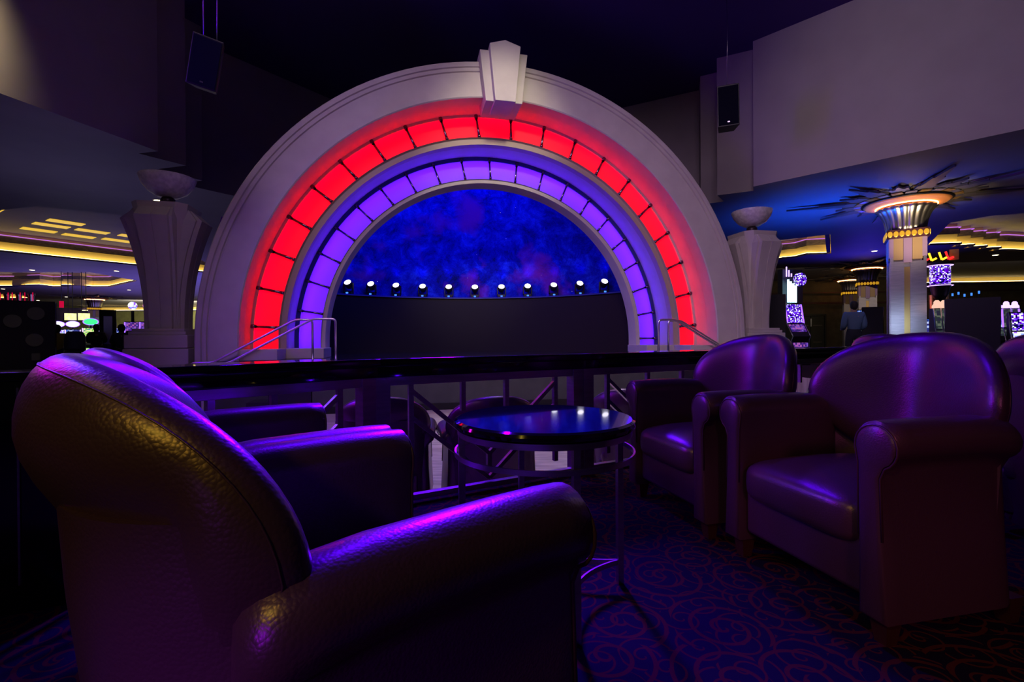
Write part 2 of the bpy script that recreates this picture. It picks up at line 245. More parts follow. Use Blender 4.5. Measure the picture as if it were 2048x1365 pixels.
# ---------------------------------------------------------------- mesh helpers
class MB:
    def __init__(s): s.v = []; s.f = []
    def add(s, vs, fs):
        o = len(s.v); s.v += [tuple(v) for v in vs]; s.f += [tuple(i + o for i in f) for f in fs]; return s
    def box(s, x0, x1, y0, y1, z0, z1, mtx=None):
        vs = [Vector(p) for p in ((x0,y0,z0),(x1,y0,z0),(x1,y1,z0),(x0,y1,z0),(x0,y0,z1),(x1,y0,z1),(x1,y1,z1),(x0,y1,z1))]
        if mtx: vs = [mtx @ v for v in vs]
        return s.add(vs, [(0,3,2,1),(4,5,6,7),(0,1,5,4),(1,2,6,5),(2,3,7,6),(3,0,4,7)])
    def bar(s, a, b, w, h, up=(0, 0, 1)):
        a, b = Vector(a), Vector(b); t = (b - a).normalized(); up = Vector(up)
        sd = t.cross(up)
        if sd.length < 1e-4: sd = t.cross(Vector((0, 1, 0)))
        sd.normalize(); u = sd.cross(t).normalized(); vs = []
        for p in (a, b):
            for i, j in ((-1,-1),(1,-1),(1,1),(-1,1)): vs.append(p + sd * i * w / 2 + u * j * h / 2)
        return s.add(vs, [(0,1,2,3),(7,6,5,4),(0,4,5,1),(1,5,6,2),(2,6,7,3),(3,7,4,0)])
    def tube(s, pts, r, n=10, cap=True):
        pts = [Vector(p) for p in pts]; rs = r if isinstance(r, (list, tuple)) else [r] * len(pts); vs = []
        ref = None
        for i, p in enumerate(pts):
            a = pts[max(i - 1, 0)]; b = pts[min(i + 1, len(pts) - 1)]; t = (b - a).normalized()
            if ref is None: ref = t.orthogonal().normalized()
            ref = (ref - t * ref.dot(t)); ref = ref.normalized() if ref.length > 1e-6 else t.orthogonal().normalized()
            q = t.cross(ref)
            for k in range(n):
                an = 2 * PI * k / n; vs.append(p + (ref * math.cos(an) + q * math.sin(an)) * rs[i])
        fs = []
        for i in range(len(pts) - 1):
            for k in range(n): fs.append((i*n+k, i*n+(k+1)%n, (i+1)*n+(k+1)%n, (i+1)*n+k))
        if cap: fs += [tuple(range(n))[::-1], tuple((len(pts)-1)*n+k for k in range(n))]
        return s.add(vs, fs)
    def grid(s, rows, closed=False, cap=False):
        m = len(rows[0]); fs = []
        for i in range(len(rows) - 1):
            for k in range(m if closed else m - 1): fs.append((i*m+k, i*m+(k+1)%m, (i+1)*m+(k+1)%m, (i+1)*m+k))
        if cap: fs += [tuple(range(m))[::-1], tuple((len(rows)-1)*m+k for k in range(m))]
        return s.add([p for r in rows for p in r], fs)
    def lathe(s, prof, n=32, c=(0, 0, 0), scallop=None):
        rows = []
        for r, z in prof:
            row = []
            for k in range(n):
                a = 2 * PI * k / n; rr = r * (scallop(a, r, z) if scallop else 1); row.append((c[0] + rr*math.cos(a), c[1] + rr*math.sin(a), c[2] + z))
            rows.append(row)
        return s.grid(rows, True, True)
    def prism(s, poly, z0, z1):        # poly of (x, y)
        n = len(poly); vs = [(x, y, z0) for x, y in poly] + [(x, y, z1) for x, y in poly]
        fs = [(i, (i+1) % n, n + (i+1) % n, n + i) for i in range(n)]
        tris = tessellate_polygon([[Vector((x, y, 0)) for x, y in poly]])
        for t in tris: fs.append(tuple(t)); fs.append(tuple(n + i for i in t[::-1]))
        return s.add(vs, fs)
    def build(s, name, m, parent=None, smooth=False, bevel=0.0, sub=0, seg=2):
        me = D.meshes.new(name); me.from_pydata(s.v, [], s.f)
        bm = bmesh.new(); bm.from_mesh(me); bmesh.ops.remove_doubles(bm, verts=bm.verts, dist=1e-5); bmesh.ops.recalc_face_normals(bm, faces=bm.faces); bm.to_mesh(me); bm.free()
        me.materials.append(M[m] if isinstance(m, str) else m)
        if smooth:
            me.shade_smooth() if hasattr(me, 'shade_smooth') else None
            for p in me.polygons: p.use_smooth = True
        o = D.objects.new(name, me); COL.objects.link(o)
        if parent: o.parent = parent
        if bevel:
            b = o.modifiers.new('bevel', 'BEVEL'); b.width = bevel; b.segments = seg; b.limit_method = 'ANGLE'; b.angle_limit = 0.6
            if not smooth:
                for p in me.polygons: p.use_smooth = True
                e = o.modifiers.new('wn', 'WEIGHTED_NORMAL')
        if sub: b = o.modifiers.new('sub', 'SUBSURF'); b.levels = sub; b.render_levels = sub
        return o
def tag(o, label, cat, group=None):
    o['label'] = label; o['category'] = cat
    if group: o['group'] = group
    return o
def struct(o, label=None):
    o['kind'] = 'structure'
    if label: o['label'] = label
    return o
def thing(name, label, cat, loc=(0, 0, 0), rz=0, group=None):
    o = D.objects.new(name, None); COL.objects.link(o); o.location = loc; o.rotation_euler = (0, 0, rz); o.empty_display_size = 0.1
    return tag(o, label, cat, group)
def dup(root, loc, rz, label, group=None, scale=None):
    def rec(o, par):
        c = o.copy(); COL.objects.link(c); c.parent = par
        for ch in [x for x in list(D.objects) if x.parent == o]: rec(ch, c)
        return c
    kids = {}
    for x in D.objects: kids.setdefault(x.parent, []).append(x)
    def rec2(o, par):
        c = o.copy(); COL.objects.link(c); c.parent = par
        for ch in kids.get(o, []): rec2(ch, c)
        return c
    r = rec2(root, None); r.location = loc; r.rotation_euler = (0, 0, rz); r['label'] = label
    if group: r['group'] = group
    if scale: r.scale = scale
    return r
def sheet(outer, holes, z, flip=False):
    polys = [[Vector((x, y, 0)) for x, y in outer]] + [[Vector((x, y, 0)) for x, y in h] for h in holes]
    tris = tessellate_polygon(polys); allp = [p for q in polys for p in q]
    mb = MB(); mb.add([(p.x, p.y, z) for p in allp], [tuple(t) for t in tris]); return mb
def wallstrip(poly, z0, z1, closed=True, th=0.0):
    mb = MB(); n = len(poly)
    for i in range(n if closed else n - 1):
        a, b = poly[i], poly[(i+1) % n]; mb.add([(a[0],a[1],z0),(b[0],b[1],z0),(b[0],b[1],z1),(a[0],a[1],z1)], [(0,1,2,3)])
    return mb

# ================================================================ THE SETTING
ZL, ZC, ZD, ZS = E + 3.6, E + 7.06, -0.41, 0.49     # casino ceiling, tray ceiling, dance floor, stage
RAIL = [(-1.5, 1.6), (-0.70, 2.43), (0.43, 3.06), (1.75, 3.72), (3.0, 4.5), (4.6, 5.4)]
a1 = AF(-6.4, -0.2, 0); a2 = AF(6.4, -0.2, 0)
pit = [(x, y + 0.06) for x, y in RAIL] + [(6.4, 8.2), (a2.x, a2.y), (a2.x - .6, a2.y + 2), (a1.x + .5, a1.y + 2), (a1.x, a1.y), (-5.6, 5.0), (-2.6, 1.75)]
big = [(-62, -4), (45, -4), (45, 60), (-62, 60)]
struct(sheet(big, [pit], 0.0).build('floor', 'carpet'), 'dark blue carpet with red scroll pattern')
fl = sheet(pit, [], ZD); fl.grid([[(x, y, ZD) for x, y in pit + pit[:1]], [(x, y, -0.002) for x, y in pit + pit[:1]]])
struct(fl.build('floor', 'maple'), 'pale wooden dance floor one step below the lounge')
tray = [(-9.62, 0), (-7.4, 7.0), (-6.7, 9.2), (-7.15, 9.3), (-6.68, 9.96), (-7.4, 10.15), (-6.95, 10.9), (-7.6, 11.1), (-7.06, 11.85), (-5.37, 14.08), (-2.45, 17.9),
        (3.53, 14.8), (5.38, 13.83), (5.13, 13.1), (5.65, 12.83), (5.22, 12.26), (5.96, 11.9), (5.79, 11.57), (4.81 * 1.2, 9.65 * 1.2), (7.24, 10.14), (12, 5.4), (16, 1.4), (16, -3), (-10.5, -3)]
tray.remove((4.81 * 1.2, 9.65 * 1.2))
def seg_wall(name, pts, label): struct(wallstrip(pts, ZL, ZC, False).build(name, 'wall'), label)
seg_wall('wall_left', tray[:11], 'mauve upper wall of the ceiling recess with three stepped corners, left of the arch')
seg_wall('wall_right', tray[10:21], 'mauve upper wall of the ceiling recess with stepped corners, right of the arch')
seg_wall('wall_back', tray[20:] + tray[:1], None)
struct(sheet(tray, [], ZC).build('ceiling', 'navy'), 'dark navy ceiling high above the stage')
holes = {
 'L1': [(-11.2, 13.8), (-12.6, 12.9), (-14.2, 13.3), (-19, 9.4), (-25.0, 12.5), (-20.2, 19.7), (-15.6, 26.7)],
 'L2': [(-22.0, 25.2), (-37, 24.6), (-37, 31.6), (-31.6*.977*1.035, 31.6), (-32.0, 31.0), (-30.2, 31.0), (-30.2, 31.9), (-28.9, 31.9), (-28.9, 31.2), (-27.8, 31.2), (-27.8, 32.1), (-26.6, 32.1), (-22.4, 29.0)],
 'L3': [(-37, 36.6), (-48, 36), (-48, 40.5), (-40.2, 40.5)],
 'R1': [(16.5, 19.2), (13.95, 15.4), (14.4, 14.5), (15.2, 14.2), (24.5, 13.2), (25, 21.4), (20.9, 20.5), (20.3, 20.6), (20.0, 19.95), (19.4, 20.2), (19.1, 19.6), (18.6, 19.9), (18.3, 19.3), (17.8, 19.6), (17.5, 19.0)],
 'R0': [(13.8, 20.9), (12.95, 21.2), (12.9, 21.9), (12.5, 22.2), (12.3, 22.9), (11.6, 23.5), (9.0, 25.5), (7.0, 20.5), (11.2, 17.0)],
}
struct(sheet(big, [tray] + list(holes.values()), ZL).build('ceiling', 'ceil'), 'low casino ceiling around the lounge, washed blue')
struct(wallstrip([(-62, 50), (-8, 50)], 0, ZL, False).build('wall_far', 'olive'), 'olive far wall of the casino')
struct(wallstrip([(12, 31.5), (45, 28.5)], 0, ZL, False).build('wall_right', 'farwall'), 'dim tan far wall of the casino behind the columns')

# gold coves in the recesses of the casino ceiling
def fascia(t, pts, zt, full):
    off = []
    cx = sum(p[0] for p in full) / len(full); cy = sum(p[1] for p in full) / len(full)
    n = len(pts); ins = []
    for i in range(n):
        a = Vector(pts[max(i-1, 0)]); b = Vector(pts[min(i+1, n-1)]); t_ = (b - a).normalized(); nn = Vector((-t_.y, t_.x))
        if nn.dot(Vector((cx, cy)) - Vector(pts[i])) < 0: nn = -nn
        ins.append(nn)
    def P(d): return [(pts[i][0] + ins[i].x * d, pts[i][1] + ins[i].y * d) for i in range(n)]
    def strip(prof):
        mb = MB(); mb.grid([[(x, y, z) for x, y in P(d)] for d, z in prof]); return mb
    strip([(0.16, ZL - 0.02), (0.16, ZL + 0.05), (0.02, ZL + 0.05)]).build('lip', 'bluecove', t)
    strip([(0.13, ZL + 0.055), (0.05, ZL + 0.055), (0.05, ZL + 0.075), (0.13, ZL + 0.075), (0.13, ZL + 0.055)]).build('light_tube', 'covetube', t)
    strip([(0.0, ZL), (-0.02, ZL + 0.12), (0.02, ZL + 0.40)]).build('cove', 'cove', t)
    strip([(0.10, ZL + 0.40), (0.10, ZL + 0.62), (0.02, ZL + 0.62)]).build('frieze', 'frieze', t)
    strip([(0.14, ZL + 0.645), (0.11, ZL + 0.645), (0.11, ZL + 0.67), (0.14, ZL + 0.67), (0.14, ZL + 0.645)]).build('neon_strip', 'neonpink', t)
    strip([(0.0, ZL + 0.62), (0.0, zt)]).build('upper_cove', 'cove', t)
coves = {'L1': ([(-11.6, 32.6), (-15.6, 26.7), (-20.2, 19.7), (-25.0, 12.5)][1:], 'long gold-lit ceiling cove with violet neon line, nearest on the left'),
         'L2': (holes['L2'][2:], 'gold-lit stepped ceiling cove behind the long one on the left'),
         'L3': (holes['L3'][2:] + holes['L3'][:1], 'small gold-lit ceiling cove farthest away at the left edge'),
         'R1': (holes['R1'][5:] + holes['R1'][:1], 'gold-lit ceiling cove with stepped edge right of the big column'),
         'R0': (holes['R0'][-1:] + holes['R0'][:6], 'short gold-lit stepped ceiling cove beside the right pedestal')}
ZT = ZL + 0.80
for k, (pts, lab) in coves.items():
    t = thing('ceiling_cove', lab, 'ceiling light', group='gold coves in the casino ceiling')
    fascia(t, pts, ZT, holes[k])
    h = holes[k]
    inner = wallstrip(h, ZL, ZT); inner.v = [(x, y, z) for x, y, z in inner.v]
    mb = sheet(h, [], ZT)
    mb.build('coffered_top', 'ceil', t)
    # plain sides of the recess where the cove does not run
    rest = MB()
    fs = set((round(a[0], 3), round(a[1], 3)) for a in pts)
    for i in range(len(h)):
        a, b = h[i], h[(i+1) % len(h)]
        if not ((round(a[0], 3), round(a[1], 3)) in fs and (round(b[0], 3), round(b[1], 3)) in fs):
            rest.add([(a[0],a[1],ZL),(b[0],b[1],ZL),(b[0],b[1],ZT),(a[0],a[1],ZT)], [(0,1,2,3)])
    if rest.v: rest.build('recess_side', 'ceil', t)
    if k == 'L1':
        d = (Vector((2.3, 3.5, 0))).normalized(); q = Vector((-d.y, d.x, 0))
        for px, py in [(103, 453), (132, 447), (185, 465), (78, 462), (158, 474), (268, 476), (235, 483)]:
            c = at(px, py, 1); Y = 4.4 * F / (682.5 - py); p = at(px, py, Y - 0.2)
            m2 = MB(); m2.add([p + d*a + q*b + Vector((0, 0, ZT - 0.02 - p.z)) for a, b in ((-.5,-.26),(.5,-.26),(.5,.26),(-.5,.26))] + [p + d*a + q*b + Vector((0, 0, ZT + 0.02 - p.z)) for a, b in ((-.5,-.26),(.5,-.26),(.5,.26),(-.5,.26))],
                              [(0,1,2,3),(4,5,6,7),(0,1,5,4),(1,2,6,5),(2,3,7,6),(3,0,4,7)]); m2.build('lit_coffer', 'litgold', t)
        for o_ in (0, 1, 2, 3):          # joints between the coffers
            p0 = Vector((-14.0 - o_*2.1, 14.2 - o_*.6, ZT - 0.015)); m2 = MB(); m2.bar(p0, p0 - q * -5.5, 0.03, 0.02)
            m2.build('joint', 'litgold', t)
# wall mounted cove light bands
def cove_band(a, b, z, lab, h=0.42):
    t = thing('wall_cove', lab, 'ceiling light', group='gold bands along the far walls')
    a = Vector((*a, z)); b = Vector((*b, z)); n = (b - a).normalized().cross(Vector((0, 0, 1)))
    if n.y > 0: n = -n
    m = MB(); m.add([a + n*.05, b + n*.05, b + n*.05 + Vector((0,0,h)), a + n*.05 + Vector((0,0,h))], [(0,1,2,3)]); m.build('cove', 'cove', t)
    m = MB(); m.bar(a + n*.22 + Vector((0,0,-.06)), b + n*.22 + Vector((0,0,-.06)), .40, .08); m.build('lip', 'bluecove', t)
    m = MB(); m.bar(a + n*.3 + Vector((0,0,.02)), b + n*.3 + Vector((0,0,.02)), .05, .03); m.build('light_tube', 'covetube', t)
    m = MB(); m.bar(a + n*.15 + Vector((0,0,h+.1)), b + n*.15 + Vector((0,0,h+.1)), .2, .14); m.build('frieze', 'frieze', t)
cove_band((24.5, 30.3), (38, 29.1), 3.95 + .22, 'straight gold-lit band along the top of the right far wall', .3)
cove_band((-44, 49.8), (-30, 49.8), 4.0, 'straight gold-lit band along the top of the olive far wall', .3)
m = MB(); m.bar((13, 31.2, 3.0), (44, 28.4, 3.0), .08, .10); struct(m.build('trim_1', 'trimred'), 'dark maroon moulding on the right far wall')
m = MB(); m.bar((13, 31.2, 3.65), (44, 28.4, 3.65), .08, .06); struct(m.build('trim_2', 'trimred'))

# far double door
Yd = 30.2; p = at(1627, 660, Yd)
t = struct(thing('door_1', 'dark green double door in the right far wall', 'door', (p.x, 30.55, 0), -0.09)); del t['category']
for s_ in (-1, 1):
    m = MB(); m.box(min(0.02*s_, 0.80*s_), max(0.02*s_, 0.80*s_), -.08, -.02, 0, 2.15); m.build('door_leaf', 'doorm', t)
    for z in (0.5, 1.55): m = MB(); m.box(min(.15*s_, .68*s_), max(.15*s_, .68*s_), -.10, -.075, z, z + .05); m.build('rail', 'blade', t)
m = MB(); m.box(-.92, -.82, -.12, 0, 0, 2.3); m.box(.82, .92, -.12, 0, 0, 2.3); m.box(-.92, .92, -.12, 0, 2.18, 2.3); m.build('door_frame', 'doorm', t)
m = MB(); m.box(-.03, .03, -.13, -.09, 1.5, 2.0); m.build('door_handle', 'silver', t)
# mural on the olive wall
m = MB(); a = at(95, 643, 49.8); b = at(200, 616, 49.8); m.box(a.x, b.x, 49.7, 49.9, a.z, b.z); tag(m.build('wall_mural', 'mural'), 'long dark violet mural panel on the olive far wall', 'mural')

# ================================================================ STAGE
def ring_path(r, n=72, leg=None, z0=ZS):
    pts = [(r, z0)] + [(r * math.cos(PI*i/n), AC.z + r * math.sin(PI*i/n)) for i in range(n+1)] + [(-r, z0)]
    return pts
def ring(prof, name, m, parent, smooth=True, closed=False, n=72, z0=ZS):
    mb = MB(); paths = [[AF(s, d, z) for s, z in ring_path(r, n, z0=z0)] for r, d in prof]
    if closed: paths.append(paths[0])
    mb.grid(paths)
    o = mb.build(name, m, parent)
    for p in o.data.polygons: p.use_smooth = smooth
    if smooth: e = o.modifiers.new('es', 'EDGE_SPLIT'); e.split_angle = 0.5
    return o
arch = thing('stage_arch', 'huge cream round arch with glowing red and violet panel rings framing the stage', 'arch', AF(0, 0, ZS))
def AP(o):   # keep world coordinates while parented
    o.matrix_parent_inverse = arch.matrix_world.inverted(); return o
bpy.context.view_layer.update()
A = lambda *a, **k: AP(ring(*a, **k))
gw = 0.022
A([(5.40, 1.0), (5.48, .98), (5.48, .02), (5.46, 0), (5.36+gw, 0), (5.36+gw*.4, .03), (5.36-gw*.4, .03), (5.36-gw, 0), (5.27+gw, 0), (5.27+gw*.4, .03), (5.27-gw*.4, .03), (5.27-gw, 0), (4.80, 0), (4.78, .02), (4.80, .38)], 'outer_ring', 'plaster', arch)
A([(4.80, .38), (4.84, .40), (4.84, .885)], 'red_lit_soffit', 'plaster', arch)
A([(4.84, .885), (4.785, .885), (4.785, .93)], 'step', 'plaster', arch)
A([(4.29, .70), (4.27, .76), (4.16, .76), (4.155, .80), (4.16, .95)], 'middle_ring', 'tan', arch)
A([(4.16, .95), (4.17, 1.50)], 'violet_lit_soffit', 'plaster', arch)
A([(4.17, 1.50), (4.085, 1.50), (4.085, 1.54)], 'dark_step', 'bluecove', arch)
A([(3.63, 1.36), (3.62, 1.40), (3.545, 1.40), (3.535, 1.43), (3.50, 1.70)], 'inner_ring', 'plaster', arch)
A([(3.50, 1.70), (5.40, 1.70), (5.40, 1.0)], 'back', 'black', arch)
# light boxes: tubes behind the panels and the white box they light
A([(4.29, .72), (4.20, 1.20), (4.84, 1.30), (4.84, .90)], 'red_light_box', mat('box_white', (0.85, 0.85, 0.85), 0.9), arch)
A([(3.63, 1.38), (3.60, 1.66), (4.15, 1.69), (4.16, 1.52)], 'violet_light_box', M['redpanel'] if False else D.materials['box_white'], arch)
A([(4.72, 1.05), (4.69, 1.05), (4.69, 1.08), (4.72, 1.08)], 'red_tube', 'redtube', arch, closed=True)
A([(3.90, 1.62), (3.86, 1.62), (3.86, 1.65), (3.90, 1.65)], 'violet_tube', 'purpletube', arch, closed=True)
def pt_on(r, a, d): return AF(r * math.cos(a), d, AC.z + r * math.sin(a))
def panels(r0, d0, r1, d1, angs, m, rodr, rodm, gap, nm, z0, rod_d, rod_over):
    """angs: rod angles in degrees, increasing; below the springing the panels run straight down"""
    ang = sorted(angs)
    for a, b in zip(ang[:-1], ang[1:]):
        aa, bb = math.radians(a) + gap, math.radians(b) - gap; k = 5
        mb = MB(); mb.grid([[pt_on(r, aa + (bb-aa)*i/k, d) for i in range(k+1)] for r, d in ((r0, d0), ((r0+r1)/2, (d0+d1)/2 - .012), (r1, d1))])
        AP(mb.build('%s_panel' % nm, m, arch, smooth=True))
    for s_, a in ((1, ang[0]), (-1, ang[-1])):      # the last piece down to the plinth
        A_ = math.radians(a); mb = MB()
        rows = []
        for r, d in ((r0, d0), (r1, d1)):
            p = pt_on(r, A_, d); rows.append([AF(p_ := (r * math.cos(A_)), d, AC.z + r * math.sin(A_) - .02), AF(r * s_, d, max(AC.z, z0 + .3)), AF(r * s_, d, z0 + .1)])
        mb.grid(rows); AP(mb.build('%s_panel' % nm, m, arch))
    for a in ang:
        q = math.radians(a); mb = MB(); p0 = pt_on(r0 + rod_over, q, d0 - rod_d); p1 = pt_on(r1 + .005, q, d1 - rod_d)
        mb.tube([p0, p1], rodr, 10)
        dirn = (p1 - p0).normalized(); mb.tube([p0, p0 + dirn * .09], rodr * 1.55, 10); mb.tube([p1 - dirn * .06, p1], rodr * 1.3, 10)
        AP(mb.build('rod', rodm, arch, smooth=True))
panels(4.785, .93, 4.285, .74, [94.7 + 9.07*k for k in range(-10, 10)], 'redpanel', .027, 'rod', .0030, 'red', ZS, .03, .05)
panels(4.085, 1.53, 3.625, 1.38, [90.1 + 8.97*k for k in range(-10, 11)][1:-1] + [0.4], 'purplepanel', .023, 'rod', .0030, 'violet', ZS, .03, .05)
for s_ in (-1, 1):
    for (sa, sb, df) in ((4.16, 4.80, .06), (3.47, 4.16, .72)):
        m = MB(); pts = [AF(s_*sa, df, 0), AF(s_*sb, df, 0), AF(s_*sb, 1.7, 0), AF(s_*sa, 1.7, 0)]
        m.prism([(v.x, v.y) for v in pts], ZS, ZS + .20); AP(m.build('plinth', 'plaster', arch, bevel=.01))
# keystone
def wedge(wt, wb, zt, zb, d0, d1, peak=0.0):
    mb = MB(); f = [(-wb, zb), (wb, zb), (wt, zt), (0, zt + peak), (-wt, zt)]
    vs = [AF(s, d0, z) for s, z in f] + [AF(s, d1, z) for s, z in f]; n = 5
    return mb.add(vs, [tuple(range(n)), tuple(range(2*n-1, n-1, -1))] + [(i, (i+1) % n, n + (i+1) % n, n + i) for i in range(n)])
ks = AP(wedge(.47, .36, 6.40, 5.43, -.20, .5).build('keystone', 'plaster', arch, bevel=.01))
k2 = wedge(.30, .20, 6.46, 5.39, -.34, .3, .09).build('keystone_face', 'plaster', arch, bevel=.01); AP(k2)

stage = thing('stage', 'low black stage platform with grey front behind the dance floor', 'stage', AF(0, -.3, ZD))
bpy.context.view_layer.update()
def SP(o): o.matrix_parent_inverse = stage.matrix_world.inverted(); return o
sp = [AF(-3.45, -.62, 0), AF(3.45, -.62, 0), AF(3.45, -.08, 0), AF(5.50, -.08, 0), AF(5.50, 1.9, 0), AF(4.6, 2.6, 0), AF(4.0, 5.2, 0), AF(-5.2, 5.2, 0), AF(-5.50, 2.2, 0), AF(-5.50, -.08, 0), AF(-3.45, -.08, 0)]
m = MB(); m.prism([(v.x, v.y) for v in sp], ZS - .06, ZS); SP(m.build('stage_top', 'stage', stage))
m = MB(); m.prism([(v.x, v.y) for v in sp], ZD, ZS - .06); SP(m.build('stage_front', 'skirt', stage))
m = MB(); m.bar(AF(-3.45, -.63, ZD + .06), AF(3.45, -.63, ZD + .06), .02, .12); SP(m.build('kick_board', 'black', stage))
for s_, lab in ((-1, 'black steps up to the left side of the stage'), (1, 'black steps up to the right side of the stage')):
    t = thing('stage_steps', lab, 'steps', AF(s_*4.1, -.35, ZD), YAW)
    for i in range(3):
        m = MB(); s0 = (3.47 + i*.34) * s_ - 4.1*s_; s1 = s0 + .34*s_; m.box(min(s0, s1), max(s0, s1), -.24, .24, 0, (.90 - .225*(i+1))); m.build('step', 'stage', t)
# stage back: curved dark wall, ledge and painted dome
cw = Vector((-0.86, 9.0, 0)); zl = E + 1.187
def arc(r, z, n=40, a0=12, a1=176): return [(cw.x + r*math.cos(math.radians(a0 + (a1-a0)*i/n)), cw.y + r*math.sin(math.radians(a0 + (a1-a0)*i/n)), z) for i in range(n+1)]
def beyond(p): v = Vector(p) - AC; return v.dot(EY) > 1.72
A0, A1 = 26, 178
m = MB(); m.grid([arc(5.0, ZS, a0=A0, a1=A1), arc(5.0, zl, a0=A0, a1=A1)]); t = m.build('wall_stage', 'screenwall', smooth=True); struct(t, 'dark curved wall at the back of the stage')
def clip(o, d):
    bm = bmesh.new(); bm.from_mesh(o.data); bmesh.ops.delete(bm, geom=[v for v in bm.verts if (v.co - AC).dot(EY) < d], context='VERTS'); bm.to_mesh(o.data); bm.free()
clip(t, 1.6)
m = MB(); m.grid([arc(4.96, zl - .03, a0=A0, a1=A1), arc(4.96, zl + .01, a0=A0, a1=A1), arc(5.5, zl + .01, a0=A0, a1=A1)]); t = m.build('trim_3', 'bluecove', smooth=True); struct(t, 'ledge on top of the curved stage wall'); clip(t, 1.6)
m = MB(); rows = []
for j in range(21):
    ph = PI/2 * j/20; rows.append([(cw.x + (p[0]-cw.x)*math.cos(ph), cw.y + (p[1]-cw.y)*math.cos(ph), zl + 4.3*math.sin(ph)) for p in arc(5.35, 0, 48, 2, 178)])
m.grid(rows); o = m.build('wall_dome', 'dome', smooth=True); struct(o, 'blue painted night sky dome with tiny stars behind the arch')
bm = bmesh.new(); bm.from_mesh(o.data); dead = [v for v in bm.verts if (v.co - AC).dot(EY) < 1.45]; bmesh.ops.delete(bm, geom=dead, context='VERTS'); bm.to_mesh(o.data); bm.free()

# LED stage heads on the ledge
heads = [(697, 565), (743, 569), (793, 572), (846, 574), (898, 575), (950, 575), (1003, 575), (1055, 573), (1107, 571), (1159, 568), (1208, 563)]
def led_head():
    t = thing('stage_light', 'x', 'stage light', group='white LED heads in a row on the stage ledge')
    m = MB(); m.box(-.11, .11, -.09, .09, 0, .07); m.build('base', 'black', t, bevel=.01)
    m = MB(); m.box(-.13, -.105, -.04, .04, .06, .30); m.box(.105, .13, -.04, .04, .06, .30); m.box(-.13, .13, -.04, .04, .06, .09); m.build('yoke', 'black', t)
    m = MB(); rt = Matrix.Translation((0, 0, .27)) @ Matrix.Rotation(math.radians(50), 4, 'X')
    mb = MB(); mb.lathe([(.02, -.13), (.07, -.12), (.10, -.02), (.105, .07)], 20); mb.v = [tuple(rt @ Vector(v)) for v in mb.v]; h = mb.build('head', 'black', t, smooth=True)
    mb = MB(); mb.lathe([(.001, .071), (.088, .071), (.088, .076), (.001, .078)], 20); mb.v = [tuple(rt @ Vector(v)) for v in mb.v]; mb.build('lens', 'lens', h)
    m = MB(); m.box(-.03, .03, -.10, -.088, .015, .055); m.build('display', 'e_blue', t)
    return t
words = ['leftmost', 'second from the left', 'third from the left', 'fourth from the left', 'fifth from the left', 'middle', 'fifth from the right', 'fourth from the right', 'third from the right', 'second from the right', 'rightmost']
h0 = led_head()
for i, (px, py) in enumerate(heads):
    r = ray(px, py + 24); dx, dy = r.x, r.y; bb = 2*(-(dx*cw.x + dy*cw.y)); aa = dx*dx + dy*dy; cc = cw.x**2 + cw.y**2 - 5.14**2
    tt = (-bb + math.sqrt(bb*bb - 4*aa*cc)) / (2*aa); x, y = dx*tt, dy*tt
    rz = math.atan2(-x, y) * .5 + (-(i - 5)) * -0.05
    lab = 'glowing white LED stage light on the ledge, %s of the row' % words[i]
    if i == 0: o = h0; o.location = (x, y, zl + .01); o.rotation_euler = (0, 0, rz); o['label'] = lab
    else: o = dup(h0, (x, y, zl + .01), rz, lab)
    light('led_beam', 'SPOT', (x, y + .02, zl + .5), (cw.x + (x-cw.x)*1.02, y + .25, zl + 3.0), 7, (0.0, 0.015, 1.0), spot_size=1.7, spot_blend=1.0, shadow_soft_size=.08)

# hand rails of the stage steps
def handrail(pts, lab):
    t = thing('handrail', lab, 'handrail', pts[0], group='brushed steel handrails of the stage steps')
    o = Vector(pts[0]); P = [Vector(p) - o for p in pts]
    sm = [P[0]]
    for i in range(1, len(P) - 1):
        a, b, c = P[i-1], P[i], P[i+1]; k = .07
        p1 = b + (a-b).normalized()*k; p2 = b + (c-b).normalized()*k
        for q in (0, .25, .5, .75, 1): sm.append(p1*(1-q)**2 + b*2*q*(1-q) + p2*q*q)
    sm.append(P[-1]); m = MB(); m.tube(sm, .021, 12); m.build('rail', 'chrome', t, smooth=True)
    for e in (P[0], P[-1]): m = MB(); m.lathe([(.05, 0), (.05, .012), (.02, .02)], 16, c=e); m.build('foot_plate', 'chrome', t, smooth=False)
for s_, side in ((-1, 'left'), (1, 'right')):
    H = ZS + .73
    handrail([AF(s_*3.08, -.50, ZS), AF(s_*3.08, -.50, H), AF(s_*3.45, -.50, H), AF(s_*4.78, -.50, H - .745), AF(s_*5.17, -.50, H - .745), AF(s_*5.17, -.50, ZD)], 'front steel handrail of the %s stage steps' % side)
    handrail([AF(s_*3.53, -.10, ZS), AF(s_*3.53, -.10, H), AF(s_*3.82, -.10, H), AF(s_*5.15, -.10, H - .745), AF(s_*5.5, -.10, H - .745), AF(s_*5.5, -.10, ZD)], 'rear steel handrail of the %s stage steps' % side)

